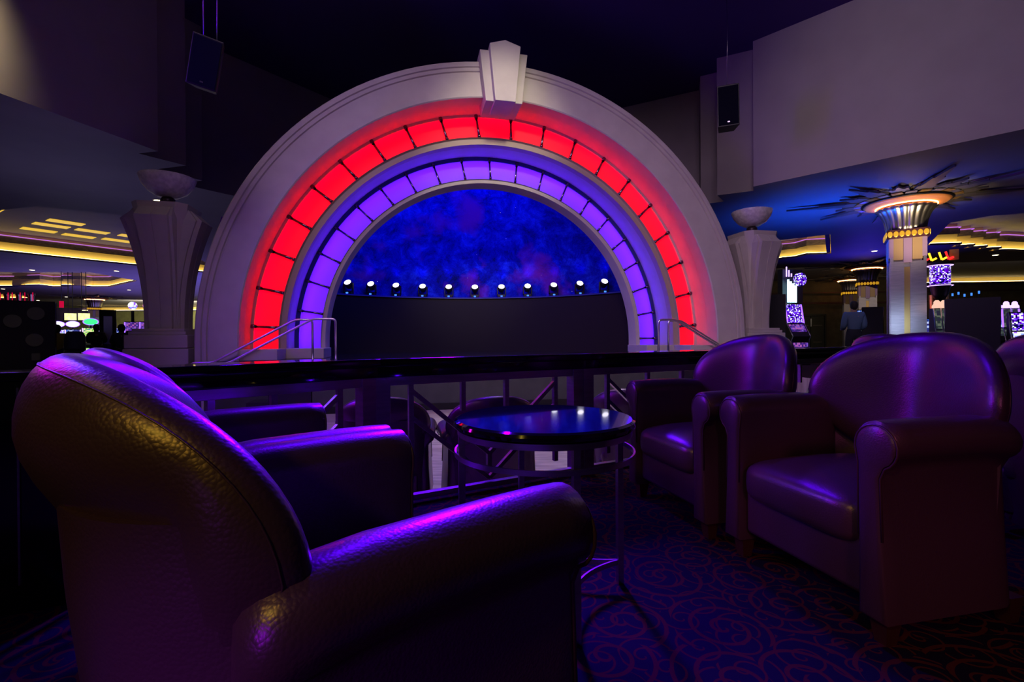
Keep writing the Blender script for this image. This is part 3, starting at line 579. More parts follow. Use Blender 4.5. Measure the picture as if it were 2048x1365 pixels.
# pedestals with alabaster bowls
def pedestal(lab, lab2, s):
    p = AF(s, .55, 0); t = thing('pedestal', lab, 'pedestal', (p.x, p.y, ZD), YAW, group='flared art deco pedestals beside the arch')
    z = lambda v: v + E - ZD
    def sq(h, zz, c=0): return [(-h, -h + c, zz), (-h + c, -h, zz), (h - c, -h, zz), (h, -h + c, zz), (h, h - c, zz), (h - c, h, zz), (-h + c, h, zz), (-h, h - c, zz)]
    m = MB(); m.box(-.57, .57, -.57, .57, 0, z(-.14)); m.build('plinth', 'plaster', t, bevel=.015)
    m = MB(); m.box(-.55, .55, -.55, .55, z(-.13), z(.10)); m.build('plinth_cap', 'plaster', t, bevel=.015)
    m = MB(); m.box(-.50, .50, -.50, .50, z(.10), z(.16)); m.box(-.46, .46, -.46, .46, z(.16), z(.21)); m.build('base_moulding', 'plaster', t, bevel=.008)
    def fl(u): return u**2.2
    rows = [];
    for i in range(13): u = i/12; rows.append(sq(.29 + .21*fl(u), z(.2) + (z(2.42) - z(.2))*u, .06 + .1*u))
    m = MB(); m.grid(rows, True, True); m.build('shaft', 'plaster', t)
    for k in range(4):
        rot = Matrix.Rotation(k*PI/2, 4, 'Z'); m = MB(); rows = []
        for i in range(13):
            u = i/12; yo = -(.36 + .37*fl(u)); wd = .20 + .08*fl(u); zz = z(.2) + (z(2.14) - z(.2))*u
            rows.append([rot @ Vector(v) for v in ((-wd-.05, -.2, zz), (-wd-.05, yo + .09, zz), (-wd, yo+.09, zz), (-wd, yo, zz), (-.008, yo, zz), (0, yo + .015, zz), (.008, yo, zz), (wd, yo, zz), (wd, yo + .09, zz), (wd+.05, yo+.09, zz), (wd+.05, -.2, zz))])
        zt = z(2.32); rows.append([rot @ Vector((v[0], v[1], zt)) for v in ((-.30, -.2), (-.30, -.50), (-.26, -.50), (-.24, -.52), (-.008, -.52), (0, -.51), (.008, -.52), (.24, -.52), (.26, -.50), (.30, -.50), (.30, -.2))])
        m.grid(rows, True, True); m.build('buttress', 'plaster', t)
    t.scale = (.88, .88, 1)
    b = thing('bowl_lamp', lab2, 'lamp', (p.x, p.y, z(2.42) + ZD), 0, group='alabaster bowls on the pedestals')
    m = MB(); m.lathe([(.03, 0), (.08, .005), (.11, .05), (.12, .10), (.11, .15), (.07, .19), (.03, .20)], 24); m.build('ball', 'darkball', b, smooth=True)
    m = MB(); m.lathe([(.02, .17), (.17, .19), (.30, .27), (.40, .40), (.445, .53), (.44, .54), (.42, .53), (.37, .41), (.28, .30), (.15, .22), (.02, .20)], 40); m.build('bowl', 'alabaster', b, smooth=True)
pedestal('cream flared pedestal left of the stage arch', 'white alabaster bowl lamp on the left pedestal', -6.09)
pedestal('cream flared pedestal right of the stage arch', 'white alabaster bowl lamp on the right pedestal', 6.09)

# hanging loudspeakers
def speaker(p, w_, h_, d_, rot, lab, cab):
    t = thing('loudspeaker', lab, 'speaker', p); t.rotation_euler = rot
    m = MB(); m.add([(-w_/2, -d_/2, -h_/2), (w_/2, -d_/2, -h_/2), (w_*.36, d_/2, -h_/2), (-w_*.36, d_/2, -h_/2), (-w_/2, -d_/2, h_/2), (w_/2, -d_/2, h_/2), (w_*.36, d_/2, h_/2), (-w_*.36, d_/2, h_/2)],
                    [(0,3,2,1),(4,5,6,7),(0,1,5,4),(1,2,6,5),(2,3,7,6),(3,0,4,7)]); m.build('cabinet', 'black', t, bevel=.012)
    m = MB(); m.box(-w_*.45, w_*.45, -d_/2 - .012, -d_/2 - .002, -h_*.46, h_*.46); m.build('grille', mat('speaker_grille', (0.004, 0.004, 0.012), 0.9, spec=0.1), t)
    m = MB(); m.box(-.02, .02, -d_/2 - .016, -d_/2 - .010, -h_*.41, -h_*.38); m.build('badge', 'silver', t)
    inv = Matrix.LocRotScale(Vector(p), t.rotation_euler, None).inverted()
    for q0, q1 in cab:
        a = inv @ Vector(q0); b = inv @ Vector(q1); m = MB(); m.tube([a, a.lerp(b, .5) + Vector((.01, 0, 0)), b], .006, 6); m.build('cable', 'silver', t, smooth=True)
p = at(415, 130, 6.6)
speaker(p, .36, .64, .34, (0.30, 0.20, .42), 'black loudspeaker hanging tilted from two cables left of the arch', [((p.x - .05, p.y, p.z + .36), (p.x - .08, p.y, ZC)), ((p.x + .16, p.y - .05, p.z + .30), (p.x + .18, p.y - .05, ZC))])
p = at(1454, 218, 9.6)
speaker(p, .40, .78, .40, (0.10, -0.03, -.30), 'black loudspeaker hanging from a thin cable right of the arch', [((p.x, p.y, p.z + .39), (p.x, p.y, ZC))])

# ================================================================ LOUNGE
ZR, ZB = E - .095, E - .235
def rail_seg(a, b, lab, style=True, flip=False):
    a, b = Vector((*a, 0)), Vector((*b, 0)); Lg = (b - a).length; d = (b - a).normalized(); rz = math.atan2(d.y, d.x)
    t = thing('railing', lab, 'railing', a, rz, group='black topped steel railing round the dance floor')
    m = MB(); m.box(-.02, Lg + .02, -.10, .14, ZR - .04, ZR); m.build('counter_top', 'blackgloss', t, bevel=.006)
    m = MB(); m.box(0, Lg, -.06, .10, ZR - .095, ZR - .04); m.build('counter_apron', 'blackgloss', t, bevel=.004)
    m = MB(); m.box(.05, Lg - .05, -.025, .025, ZB, ZB + .045); m.build('top_beam', 'steel', t, bevel=.002)
    m = MB(); m.box(.05, Lg - .05, -.02, .02, .02, .05); m.build('bottom_beam', 'steel', t, bevel=.002)
    n = max(1, round((Lg - .1) / .22 / 1))
    for x in (0.04, Lg - .04):
        m = MB(); m.box(x - .038, x + .038, -.038, .038, 0, ZR - .095); m.build('post', 'steel', t, bevel=.003)
    for k in range(1, int(Lg / .55) + 1):
        x = k * Lg / (int(Lg / .55) + 1); m = MB(); m.box(x - .05, x + .05, -.02, .02, ZB + .045, ZR - .095); m.build('bracket', 'tan', t)
    def bar_(x0, z0, x1, z1, w_=.024, nm='diagonal'):
        m = MB(); m.bar((x0, 0, z0), (x1, 0, z1), .022, w_, up=(0, 1, 0)); m.build(nm, 'steel', t)
    bays = max(1, round(Lg / 1.3)); W = (Lg - .16) / bays
    for k in range(bays):
        o = .08 + k*W
        for fx in (.10, .90): x = o + W*fx; m = MB(); m.box(x - .013, x + .013, -.013, .013, .11, ZB); m.build('baluster', 'steel', t)
        for fx in (.36, .60): x = o + W*fx; m = MB(); m.box(x - .013, x + .013, -.013, .013, ZB - .16, ZB); m.build('baluster', 'steel', t)
        c = o + W*.5; xl, xr = o + W*.10, o + W*.90; dz = (c - xl)
        bar_(xl, ZB - .03, c, ZB - .03 - dz*.85); bar_(xr, ZB - .03, c, ZB - .03 - dz*.85)
        bar_(xl, ZB - .17, c, ZB - .17 - dz*.85); bar_(xr, ZB - .17, c, ZB - .17 - dz*.85)
        m = MB(); m.box(c - .013, c + .013, -.013, .013, .11, ZB - .03 - dz*.85); m.build('baluster', 'steel', t)
rl = ['railing section behind the two left armchairs', 'railing section directly behind the round table', 'railing section behind the middle right armchair', 'railing section beyond the right armchairs', 'railing section farthest right toward the casino']
for (a, b), lab in zip(zip(RAIL[:-1], RAIL[1:]), rl): rail_seg(a, b, 'black topped steel ' + lab)
t = thing('half_wall', 'glossy black panelled half wall at the left edge', 'partition', (-1.56, 1.58, 0), math.atan2(.30, .63) + PI)
m = MB(); m.box(-.10, 1.5, -.05, .05, 0, ZR - .03); m.build('panel', 'blackgloss', t, bevel=.004)
m = MB(); m.box(-.10, 1.5, -.09, .09, ZR - .03, ZR); m.build('cap', 'blackgloss', t, bevel=.004)
for x in (.36, .44, .02): m = MB(); m.box(x, x + .006, .05, .056, .09, ZR - .05); m.build('edge_strip', 'steel', t)

# ---- armchair
def armchair():
    t = thing('armchair', 'x', 'armchair', group='burgundy leather club chairs')
    zt = lambda y: .615 if y < -.328 else (.632 - .02*max(0, -(y + .25))*3 if y < -.25 else .632 - .55*max(0, y + .02)**2 * 1.6)
    def section(sd, y, shrink=0.0, out=0.0):
        top = zt(y); r = .060 - shrink; cx = .300 + out; cz = top - .060; pts = []
        lean = 0
        pts.append((.250 + shrink, y, .075 + shrink)); pts.append((.250 + shrink, y, .30)); pts.append((.248 + shrink, y, cz - .05))
        for k in range(0, 15):
            a = math.radians(185 - k * (250 / 14)); pts.append((cx + r*math.cos(a)*1.0, y, cz + r*math.sin(a)))
        pts.append((.312 - shrink + out*.5, y, cz - .085)); pts.append((.318 - shrink + out*.6, y, .30)); pts.append((.330 - shrink + out*.6, y, .075 + shrink))
        return [(sd * p[0], p[1], p[2]) for p in pts]
    for sd in (-1, 1):
        ys = [(-.338, .012, 0), (-.334, .004, 0), (-.326, 0, 0), (-.28, 0, 0), (-.2, 0, .002), (-.1, 0, .005), (0, 0, .008), (.06, 0, .010), (.10, 0, .008), (.122, .005, .004), (.136, .014, 0), (.143, .028, -.004)]
        m = MB(); m.grid([section(sd, y, s, o) for y, s, o in ys], True, True); a = m.build('arm', 'leather', t, smooth=True)
        e = a.modifiers.new('es', 'EDGE_SPLIT'); e.split_angle = 1.0
        m = MB(); pp = section(sd, -.329, -.001)[1:-1]; m.tube([(x, y - .002, z) for x, y, z in pp], .0032, 6); pa = m.build('piping', 'piping', a, smooth=True)
        m = MB(); m.tube([(sd*.320, -.295, .09), (sd*.3135, -.295, .30), (sd*.3085, -.295, .488)], .0024, 6); m.build('piping', 'piping', a, smooth=True)
    # seat cushion and the front under it
    def ell(hx, y0, y1, z0, z1, crown, n=10):
        rows = []
        cx, cy, cz = 0, (y0+y1)/2, (z0+z1)/2; hy = (y1-y0)/2; hz = (z1-z0)/2
        for j in range(n*2 + 1):
            ph = -PI/2 + PI*j/(2*n); row = []
            for i in range(4*n):
                th = 2*PI*i/(4*n)
                sg = lambda v, e: math.copysign(abs(v)**e, v)
                c = sg(math.cos(ph), .35); x = hx*c*sg(math.cos(th), .28); y = hy*c*sg(math.sin(th), .28); z = hz*sg(math.sin(ph), .5)
                if z > 0: z += crown*(1-(x/hx)**2)*(1-(y/hy)**2)
                row.append((cx + x, cy + y, cz + z))
            rows.append(row)
        m = MB(); m.grid(rows, True); return m
    ell(.247, -.345, .235, .235, .395, .035).build('seat', 'leather', t, smooth=True)
    m = MB(); m.box(-.25, .25, -.305, .20, .105, .30); m.build('front_rail', 'leather', t, bevel=.02)
    # back pillow: a curved sheet, offset to both sides
    def sheetpt(u, z): return Vector((u, .252 - 2.15*u*u*(1 - .25*abs(u)/.33) + .15*(z - .62), z))
    def nrm(u, z):
        e = .002; a = sheetpt(u + e, z) - sheetpt(u - e, z); b = sheetpt(u, z + e) - sheetpt(u, z - e); return a.cross(b).normalized()   # points to +y/back? fixed below
    def outline(ph):
        c, s = math.cos(ph), math.sin(ph)
        if s >= 0: return (.335*math.copysign(abs(c)**.86, c), .64 + .235*abs(s)**.90)
        return (.335*math.copysign(abs(c)**.95, c)*(1 - .14*abs(s)), .64 - .25*abs(s))
    T = .062; rows = []; K = 12; n = 72
    for side in (1, -1):
        rg = [i/K for i in range(0, K+1)] if side == 1 else [1 - i/K for i in range(1, K+1)]
        for q in rg:
            rho = math.sin(q*PI/2)**.9 if q < 1 else 1.0; row = []
            for k in range(n):
                u1, z1 = outline(2*PI*k/n); u = u1*rho; z = .62 + (z1 - .62)*rho
                p = sheetpt(u, z); nn = nrm(u, z)
                if nn.y > 0: nn = -nn
                th = T*(1 - rho**3.6)**.5 * (1.0 if side == 1 else 1.08)
                if side == 1: th *= (1 - .10*(1-rho))
                else: q_ = max(min(1, max(0, (z - .58)/.22)), min(1, max(0, (abs(u) - .20)/.08))); th *= .15 + .85*q_*q_*(3 - 2*q_)
                row.append(p + nn*th*side)
            rows.append(row)
    m = MB(); m.grid(rows, True); b = m.build('backrest', 'leather', t, smooth=True)
    for rho, sd in ((.965, -1),):
        pts = []
        for k in range(-6, 43):
            u1, z1 = outline(PI*k/36); u = u1*rho; z = .62 + (z1-.62)*rho; nn = nrm(u, z)
            if nn.y > 0: nn = -nn
            pts.append(sheetpt(u, z) + nn*(T*1.08*(1-rho**3.6)**.5 + .0005)*sd)
        m = MB(); m.tube(pts, .0013, 6); m.build('piping', 'leather', b, smooth=True)
    # outer back shell, down to the floor
    rows = []
    for j in range(25):
        z = .075 + (.70 - .075)*j/24; row = []; g_ = min(1, max(0, (z - .59)/.11)); g_ = g_*g_*(3 - 2*g_); hw = .322 - .022*g_
        yb = .235 + .11*(z-.1) - .05*max(0, z - .58)
        for i in range(25):
            v = -1 + 2*i/24; u = hw*v; y = yb - (.06*v*v + .12*abs(v)**4)*(1 - .16*g_); row.append((u, y, z))
        rows.append(row + [(p[0]*.94, p[1] - .012, z) for p in reversed(row)])
    m = MB(); m.grid(rows, True, True); sh = m.build('outer_back', 'leather', t, smooth=True)
    e = sh.modifiers.new('es', 'EDGE_SPLIT'); e.split_angle = 1.0
    for sx, sy in ((-1, -.28), (1, -.28), (-1, .18), (1, .18)):
        m = MB(); r0, r1 = .018, .028; cx = sx*.285; vs = []
        for r, z in ((r0, 0), (r1, .08)): vs += [(cx - r, sy - r, z), (cx + r, sy - r, z), (cx + r, sy + r, z), (cx - r, sy + r, z)]
        m.add(vs, [(0,1,2,3),(4,5,6,7),(0,1,5,4),(1,2,6,5),(2,3,7,6),(3,0,4,7)]); m.build('foot', 'foot', t)
    return t
def face(fx, fy): return math.atan2(fx, -fy)     # rotation that turns local -y to (fx, fy)
chairs = [
 ((-.100 - .33*.785, 1.015 - .33*.62), (.785, .62), 0, 'large dark leather armchair in the left foreground, seen from behind its arm'),
 ((-.525 - .33*.785, 1.555 - .33*.62), (.785, .62), 0, 'dark leather armchair just behind the left foreground armchair'),
 ((.930 + .33*.974, 1.62 + .33*.228), (-.974, -.228), 0, 'dark leather armchair at the right, its seat and both arms in full view'),
 ((.725 + .33*.968 + .0, 2.34 + .33*.25), (-.968, -.25), 0, 'dark leather armchair between the round table and the right armchair'),
 ((2.36, 2.80), (.975, .20), 0, 'armchair in the second row, its back top showing over the big right armchair'),
 ((2.32, 1.86), (.975, .20), 0, 'armchair cut by the right edge of the photo, in shadow'),
 ((-.17, 3.60), (-.25, .97), ZD, 'armchair on the dance floor level behind the round table, back to the lounge'),
 ((.98, 4.05), (.2, .98), ZD, 'armchair on the dance floor level behind the middle right armchair'),
 ((-1.75, 3.0), (.1, .99), ZD, 'armchair on the dance floor level behind the left railing section'),
 ((-.95, 3.62), (-.1, .99), ZD, 'armchair on the dance floor level behind the railing corner post'),
]
ch0 = armchair()
for i, ((x, y), (fx, fy), z, lab) in reversed(list(enumerate(chairs))):
    if i == 0: ch0.location = (x, y, z); ch0.rotation_euler = (0, 0, face(fx, fy)); ch0['label'] = lab; cc = ch0
    else: cc = dup(ch0, (x, y, z), face(fx, fy), lab)
    if i < 2:                 # the two left chairs have slightly lower backs
        for k in D.objects:
            if k.parent == cc and k.name.split('.')[0] in ('backrest', 'outer_back'): k.scale.z = .965

# ---- round table
t = thing('cocktail_table', 'round black glossy topped cocktail table with square steel legs', 'table', (.105, 1.62, 0))
zt = E - .262; R = .302
m = MB(); m.lathe([(.01, zt - .032), (R - .02, zt - .032), (R - .004, zt - .024), (R, zt - .014), (R - .004, zt - .005), (R - .014, zt), (.01, zt)], 72); o = m.build('table_top', 'blackgloss', t, smooth=True); e = o.modifiers.new('es', 'EDGE_SPLIT'); e.split_angle = .45
def band(r0, r1, z0, z1, nm):
    m = MB(); n = 72; rows = [[(r*math.cos(2*PI*k/n), r*math.sin(2*PI*k/n), z) for k in range(n)] for r, z in ((r0, z0), (r1, z0), (r1, z1), (r0, z1), (r0, z0))]; m.grid(rows, True); o = m.build(nm, 'steel', t, smooth=True); e = o.modifiers.new('es', 'EDGE_SPLIT'); e.split_angle = .6
band(.27, .288, zt - .050, zt - .032, 'apron_ring'); band(.292, .298, zt - .118, zt - .102, 'upper_ring')
for k in range(4):
    a = math.radians(15 + 90*k); c = Vector((.278*math.cos(a), .278*math.sin(a), 0)); m = MB(); mt = Matrix.Translation(c) @ Matrix.Rotation(a, 4, 'Z'); m.box(-.010, .010, -.010, .010, 0, zt - .045, mt); m.build('leg', 'steel', t)
for k in range(4):       # curved stretchers near the floor, bowed toward the middle
    a, b = math.radians(15 + 90*k), math.radians(105 + 90*k); p0 = Vector((.278*math.cos(a), .278*math.sin(a), .075)); p1 = Vector((.278*math.cos(b), .278*math.sin(b), .075)); c = Vector((0.06*math.cos((a+b)/2), .06*math.sin((a+b)/2), .075))
    pts = [p0*(1-q)**2 + c*2*q*(1-q) + p1*q*q for q in [i/12 for i in range(13)]]; m = MB()
    for u, v in zip(pts[:-1], pts[1:]): m.bar(u, v, .006, .018)
    m.build('stretcher', 'steel', t)

# ================================================================ CASINO
def column():
    t = thing('deco_column', 'x', 'column', group='silver and gold art deco columns')
    m = MB()
    for k in range(4):
        rot = Matrix.Rotation(k*PI/2, 4, 'Z')
        for c in (-.27, .27):
            m2 = MB(); m2.box(c - .17, c + .17, -.52, -.40, 0, 2.75, rot)
            for q in range(3): m2.box(c - .17 - .025, c - .17, -.50 + q*.03, -.485 + q*.03, 0, 2.75, rot)
            m2.build('pilaster', 'pilaster', t)
        m2 = MB(); m2.box(-.10, .10, -.43, -.40, 0, 2.62, rot); m2.build('mirror_strip', 'mirror', t)
        m2 = MB(); m2.box(.44, .50, -.50, -.44, 0, 3.0, rot); m2.box(.47, .53, -.47, -.40, 0, 3.0, rot); m2.build('corner_rib', 'pilaster', t)
        for c, mm, zz in ((-.27, 'tanblock', 2.80), (.27, 'tanblock', 2.80), (0, 'mauveblock', 2.72), (-.46, 'mauveblock', 2.86), (.46, 'mauveblock', 2.86)):
            m2 = MB(); m2.box(c - (.14 if mm == 'tanblock' else (.12 if c == 0 else .06)), c + (.14 if mm == 'tanblock' else (.12 if c == 0 else .06)), -.54, -.44, zz, 3.34, rot); m2.build('block', mm, t)
        m2 = MB(); m2.box(-.60, .60, -.60, -.52, 3.34, 3.56, rot); m2.build('band', 'trimred', t)
        for q in range(7):
            c = -.51 + q*.17; m2 = MB(); m2.lathe([(.001, 0), (.075, 0), (.075, .02), (.06, .03), (.001, .03)], 16); mt = rot @ Matrix.Translation((c, -.60, 3.45)) @ Matrix.Rotation(PI/2, 4, 'X'); m2.v = [tuple(mt @ Vector(v)) for v in m2.v]; m2.build('gold_disc', 'gold', t)
    m = MB(); m.box(-.41, .41, -.41, .41, 0, 3.5); m.build('core', 'pilaster', t)
    m = MB(); sc = lambda a, r, z: 1 + .055*abs(math.sin(a*10)) - .03
    m.lathe([(.50, 3.56), (.51, 3.66), (.54, 3.80), (.60, 3.95), (.68, 4.07), (.78, 4.14), (.60, 4.18)], 160, scallop=sc); m.build('capital', 'flute', t, smooth=True)
    m = MB(); m.lathe([(.60, 4.20), (.80, 4.21), (.92, 4.235), (1.0, 4.28), (.98, 4.30), (.6, 4.30)], 60); m.build('lit_dish', 'copperlit', t, smooth=True)
    m = MB(); n_ = 40; m.tube([(.70*math.cos(2*PI*k/n_), .70*math.sin(2*PI*k/n_), 4.195) for k in range(n_+1)], .014, 6); m.build('ring_tube', 'ringtube', t, smooth=True)
    m = MB(); m.lathe([(1.0, 4.28), (1.05, 4.30), (1.0, 4.32), (.9, 4.32)], 60); m.build('dish_rim', 'black', t, smooth=True)
    for k in range(24):
        a = 2*PI*k/24; mm = 'goldleaf' if k % 2 else 'silverleaf'; m = MB(); mt = Matrix.Rotation(a, 4, 'Z')
        m.box(.95, 1.22, -.12, .12, 4.325, 4.345, mt); m.build('rim_tile', mm, t)
    for k in range(16):
        a = 2*PI*(k + .5)/16; mt = Matrix.Rotation(a, 4, 'Z'); Lb = (3.0, 1.9, 2.5, 1.7)[k % 4]
        steps = [(1.15, .20), (1.5, .20), (1.5, .15), (1.15 + (Lb-1.15)*.55, .13), (1.15 + (Lb-1.15)*.55, .09), (Lb, .015)]
        poly = [(x, w_) for x, w_ in steps] + [(x, -w_) for x, w_ in reversed(steps)]
        m = MB(); m.prism(poly, 0, .045); mt2 = mt @ Matrix.Translation((0, 0, 4.36)); m.v = [tuple(mt2 @ Vector(v)) for v in m.v]; m.build('ray_blade', 'blade', t)
    for k in range(8):
        a = 2*PI*k/8 + .2; mt = Matrix.Rotation(a, 4, 'Z'); m = MB()
        poly = [(1.12, .26), (1.32, .24), (1.30, .17), (1.50, .15), (1.47, .09), (1.95, 0), (1.47, -.09), (1.50, -.15), (1.30, -.17), (1.32, -.24), (1.12, -.26)]
        m.prism(poly, 0, .03); mt2 = mt @ Matrix.Translation((0, 0, 4.325)) @ Matrix.Rotation(-.07, 4, 'Y'); m.v = [tuple(mt2 @ Vector(v)) for v in m.v]; m.build('leaf', 'goldleaf' if k % 2 == 0 else 'silverleaf', t)
    for k in D.objects:
        if k.parent == t:
            n_ = k.name.split('.')[0]
            f_ = .70 if n_ in ('pilaster', 'mirror_strip', 'corner_rib', 'block', 'band', 'gold_disc', 'core') else (.82 if n_ == 'capital' else .90)
            k.scale = (f_, f_, 1)
    return t
col0 = column()
cols = [(1812, 12.5, 'big silver column with gold discs and a rayed gold crown, right side'), (1734, 24.0, 'smaller silver column behind and left of the big column'), (1701, 33.0 - 4.0, 'smallest column on the right, half hidden by another column'), (190, 39.0, 'distant silver column with gold discs at the far left')]
for i, (px, Y, lab) in enumerate(cols):
    p = at(px, 660, Y); rz = math.atan2(-p.x, p.y)*.85
    if i == 0: col0.location = (p.x, p.y, 0); col0.rotation_euler = (0, 0, rz); col0['label'] = lab
    else: dup(col0, (p.x, p.y, 0), rz, lab)

# recessed downlights
dl = [(317, 401, 'above the left pedestal, in the low ceiling'), (64, 540, 'below the long cove, at the left'), (233, 542, 'below the long cove, near the pedestal'), (6, 578, 'at the left photo edge under the stepped cove'), (258, 580, 'beside the left pedestal shaft'), (133, 594, 'left of the distant column'), (76, 601, 'above the dark machine back'), (1749, 502, 'left of the big column'), (1991, 510, 'right of the big column')]
d0 = None
for px, py, lab in dl:
    r = ray(px, py); s_ = (ZL - E) / r.z; p = Vector((0, 0, E)) + r*s_
    lab = 'small round warm downlight ' + lab
    if d0 is None:
        d0 = thing('downlight', lab, 'ceiling light', (p.x, p.y, ZL), 0, 'round downlights in the casino ceiling')
        m = MB(); m.lathe([(.10, -.012), (.13, -.012), (.14, 0), (.10, 0)], 24); m.build('ring', 'plaster', d0)
        m = MB(); m.lathe([(.001, -.020), (.098, -.020), (.098, -.013), (.001, -.013)], 24); m.build('lamp', 'down', d0)
    else: dup(d0, (p.x, p.y, ZL), 0, lab)

# slot machines
def machine(lab, X, Y, rz, body='black', upper='s_blue', lower='s_blue', topper=None, top_m='e_white', trim='silver', h=1.55, w_=.68, back_discs=False, candle=None, grp='slot machines', strips=None, name='slot_machine'):
    t = thing(name, lab, 'slot machine', (X, Y, 0), rz, grp); hw = w_/2
    side = [(-.34, 0), (.22, 0), (.22, h), (-.02, h), (-.14, h*.66), (-.30, h*.52), (-.38, h*.46), (-.32, h*.40)]     # (y, z)
    m = MB(); n = len(side); vs = [(-hw, y, z) for y, z in side] + [(hw, y, z) for y, z in side]
    m.add(vs, [(i, (i+1) % n, n + (i+1) % n, n + i) for i in range(n)] + [tuple(range(n)), tuple(range(2*n-1, n-1, -1))]); m.build('cabinet', body, t)
    def slab(y0, z0, y1, z1, m_, nm, wd=hw*.86, off=.012):
        m = MB(); d = Vector((0, y1-y0, z1-z0)).normalized(); nn = Vector((0, -d.z, d.y)) * off
        m.add([(-wd, y0 + nn.y, z0 + nn.z), (wd, y0 + nn.y, z0 + nn.z), (wd, y1 + nn.y, z1 + nn.z), (-wd, y1 + nn.y, z1 + nn.z), (-wd, y0, z0), (wd, y0, z0), (wd, y1, z1), (-wd, y1, z1)], [(0,1,2,3),(7,6,5,4),(0,4,5,1),(1,5,6,2),(2,6,7,3),(3,7,4,0)]); m.build(nm, m_, t)
    slab(-.135, h*.68, -.03, h*.98, upper, 'upper_screen'); slab(-.29, h*.535, -.15, h*.65, lower, 'lower_screen'); slab(-.325, h*.06, -.322, h*.36, lower, 'belly_glass')
    for s_ in (-1, 1):
        m = MB()
        pts = [(s_*(hw + .006), y - .008, z) for y, z in side[3:]] + [(s_*(hw+.006), -.35, 0)]
        m.tube(pts, .016, 6); m.build('side_trim', trim, t, smooth=True)
    if strips:
        for s_ in (-1, 1): m = MB(); m.bar((s_*hw*.95, -.15, h*.68), (s_*hw*.95, -.04, h*.98), .04, .02); m.build('light_strip', strips, t)
    if topper == 'oval':
        m = MB(); m.box(-.03, .03, 0, .08, h, h + .12); m.build('topper_stand', 'black', t)
        m = MB(); m.lathe([(.001, 0), (.30, 0), (.32, .03), (.30, .06), (.001, .06)], 32); mt = Matrix.Translation((0, .05, h + .28)) @ Matrix.Rotation(PI/2, 4, 'X') @ Matrix.Diagonal((.82, .46, 1, 1)); m.v = [tuple(mt @ Vector(v)) for v in m.v]; m.build('topper', top_m, t, smooth=False)
        m = MB(); m.lathe([(.33, -.01), (.36, .03), (.33, .07), (.30, .03), (.33, -.01)], 32); m.v = [tuple(mt @ Vector(v)) for v in m.v]; m.build('topper_rim', 'e_violet', t, smooth=True)
    if topper == 'round':
        m = MB(); m.box(-.05, .05, 0, .1, h, h + .42); m.build('topper_stand', 'black', t)
        m = MB(); m.lathe([(.001, 0), (.15, 0), (.15, .08), (.001, .08)], 32); mt = Matrix.Translation((0, .0, h + .62)) @ Matrix.Rotation(PI/2, 4, 'X'); m.v = [tuple(mt @ Vector(v)) for v in m.v]; m.build('topper', top_m, t)
    if topper == 'dome':
        m = MB(); m.lathe([(.09, 0), (.09, .05), (.06, .10), (.06, .14), (.03, .18)], 16, c=(0, -.02, h)); m.build('topper', top_m, t, smooth=True)
    if back_discs:
        for x, z in ((-.12, h*.86), (.17, h*.77), (-.10, h*.56)):
            m = MB(); m.lathe([(.001, 0), (.115, 0), (.115, .012), (.001, .012)], 28); mt = Matrix.Translation((x, .222, z)) @ Matrix.Rotation(-PI/2, 4, 'X'); m.v = [tuple(mt @ Vector(v)) for v in m.v]; m.build('vent_disc', 'vent', t)
        m = MB(); m.box(-.17, -.06, .22, .228, h*.33, h*.41); m.build('label_plate', 'vent', t)
    if candle:
        m = MB(); m.lathe([(.035, 0), (.035, .22), (.02, .23)], 12, c=(.0, .1, h)); m.build('candle', candle, t, smooth=True)
    return t
def face_cam(X, Y, extra=0): return math.atan2(-X, Y)*0 + math.atan2(-(0 - X), -(0 - Y)) * -1 * -1 + extra if False else math.atan2(-X, Y) + extra
# left side, nearest: two dark machine backs
p = at(54, 690, 8.7)
machine('tall black slot machine back with three grey vent discs, left edge', p.x, p.y, PI + math.atan2(-p.x, p.y) - .02, back_discs=True, h=1.58, w_=.74)
p = at(-75, 690, 8.7)
machine('slot machine at the very left edge with a lit blue screen', p.x, p.y, math.atan2(-p.x, p.y) + .5, upper='s_blue', lower='s_blue', h=1.60)
for k, (px, lab) in enumerate([(14, 'leftmost'), (38, 'middle'), (63, 'rightmost')]):
    p = at(px, 600, 11.0); t = thing('sign_post', 'silver post with red neon above the dark machine, %s of three' % lab, 'post', (p.x, p.y, 0), 0, 'silver posts above the dark machine')
    m = MB(); m.lathe([(.05, 0), (.05, 1.90), (.06, 1.91), (.06, 1.95), (.05, 1.96)], 16); m.build('tube', 'silver', t, smooth=True)
    m = MB(); m.bar((-.09, -.06, 1.70), (-.09, -.06, 1.97), .012, .012); m.bar((.09, -.06, 1.70), (.09, -.06, 1.97), .012, .012); m.build('red_neon', 'e_dimred', t)
left = [(116, 26, 'oval', 's_white', 's_blue', 'e_white', 'slot machine with white oval topper, left of its twin'), (146, 26, 'oval', 's_blue', 's_white', 'e_white', 'slot machine with white oval topper, right of its twin'),
        (98, 30, 'dome', 's_white', 's_white', 'e_cyan', 'small bright white slot machine behind the dark machine back'), (182, 23, 'oval', 's_green', 's_green', 'e_green', 'slot machine with green oval topper and yellow green screens'),
        (131, 29, None, 's_white', 's_white', None, 'bright slot machine half hidden between the oval toppers'),
        (266, 19, 'round', 's_purple', 's_blue', 's_white', 'purple slot machine with round topper beside the left pedestal'), (296, 19, 'round', 's_purple', 's_blue', 'e_pink', 'purple slot machine with round topper half behind the pedestal'),
        (244, 24, None, 's_blue', 's_purple', None, 'dark slot machine with violet strip left of the purple ones')]
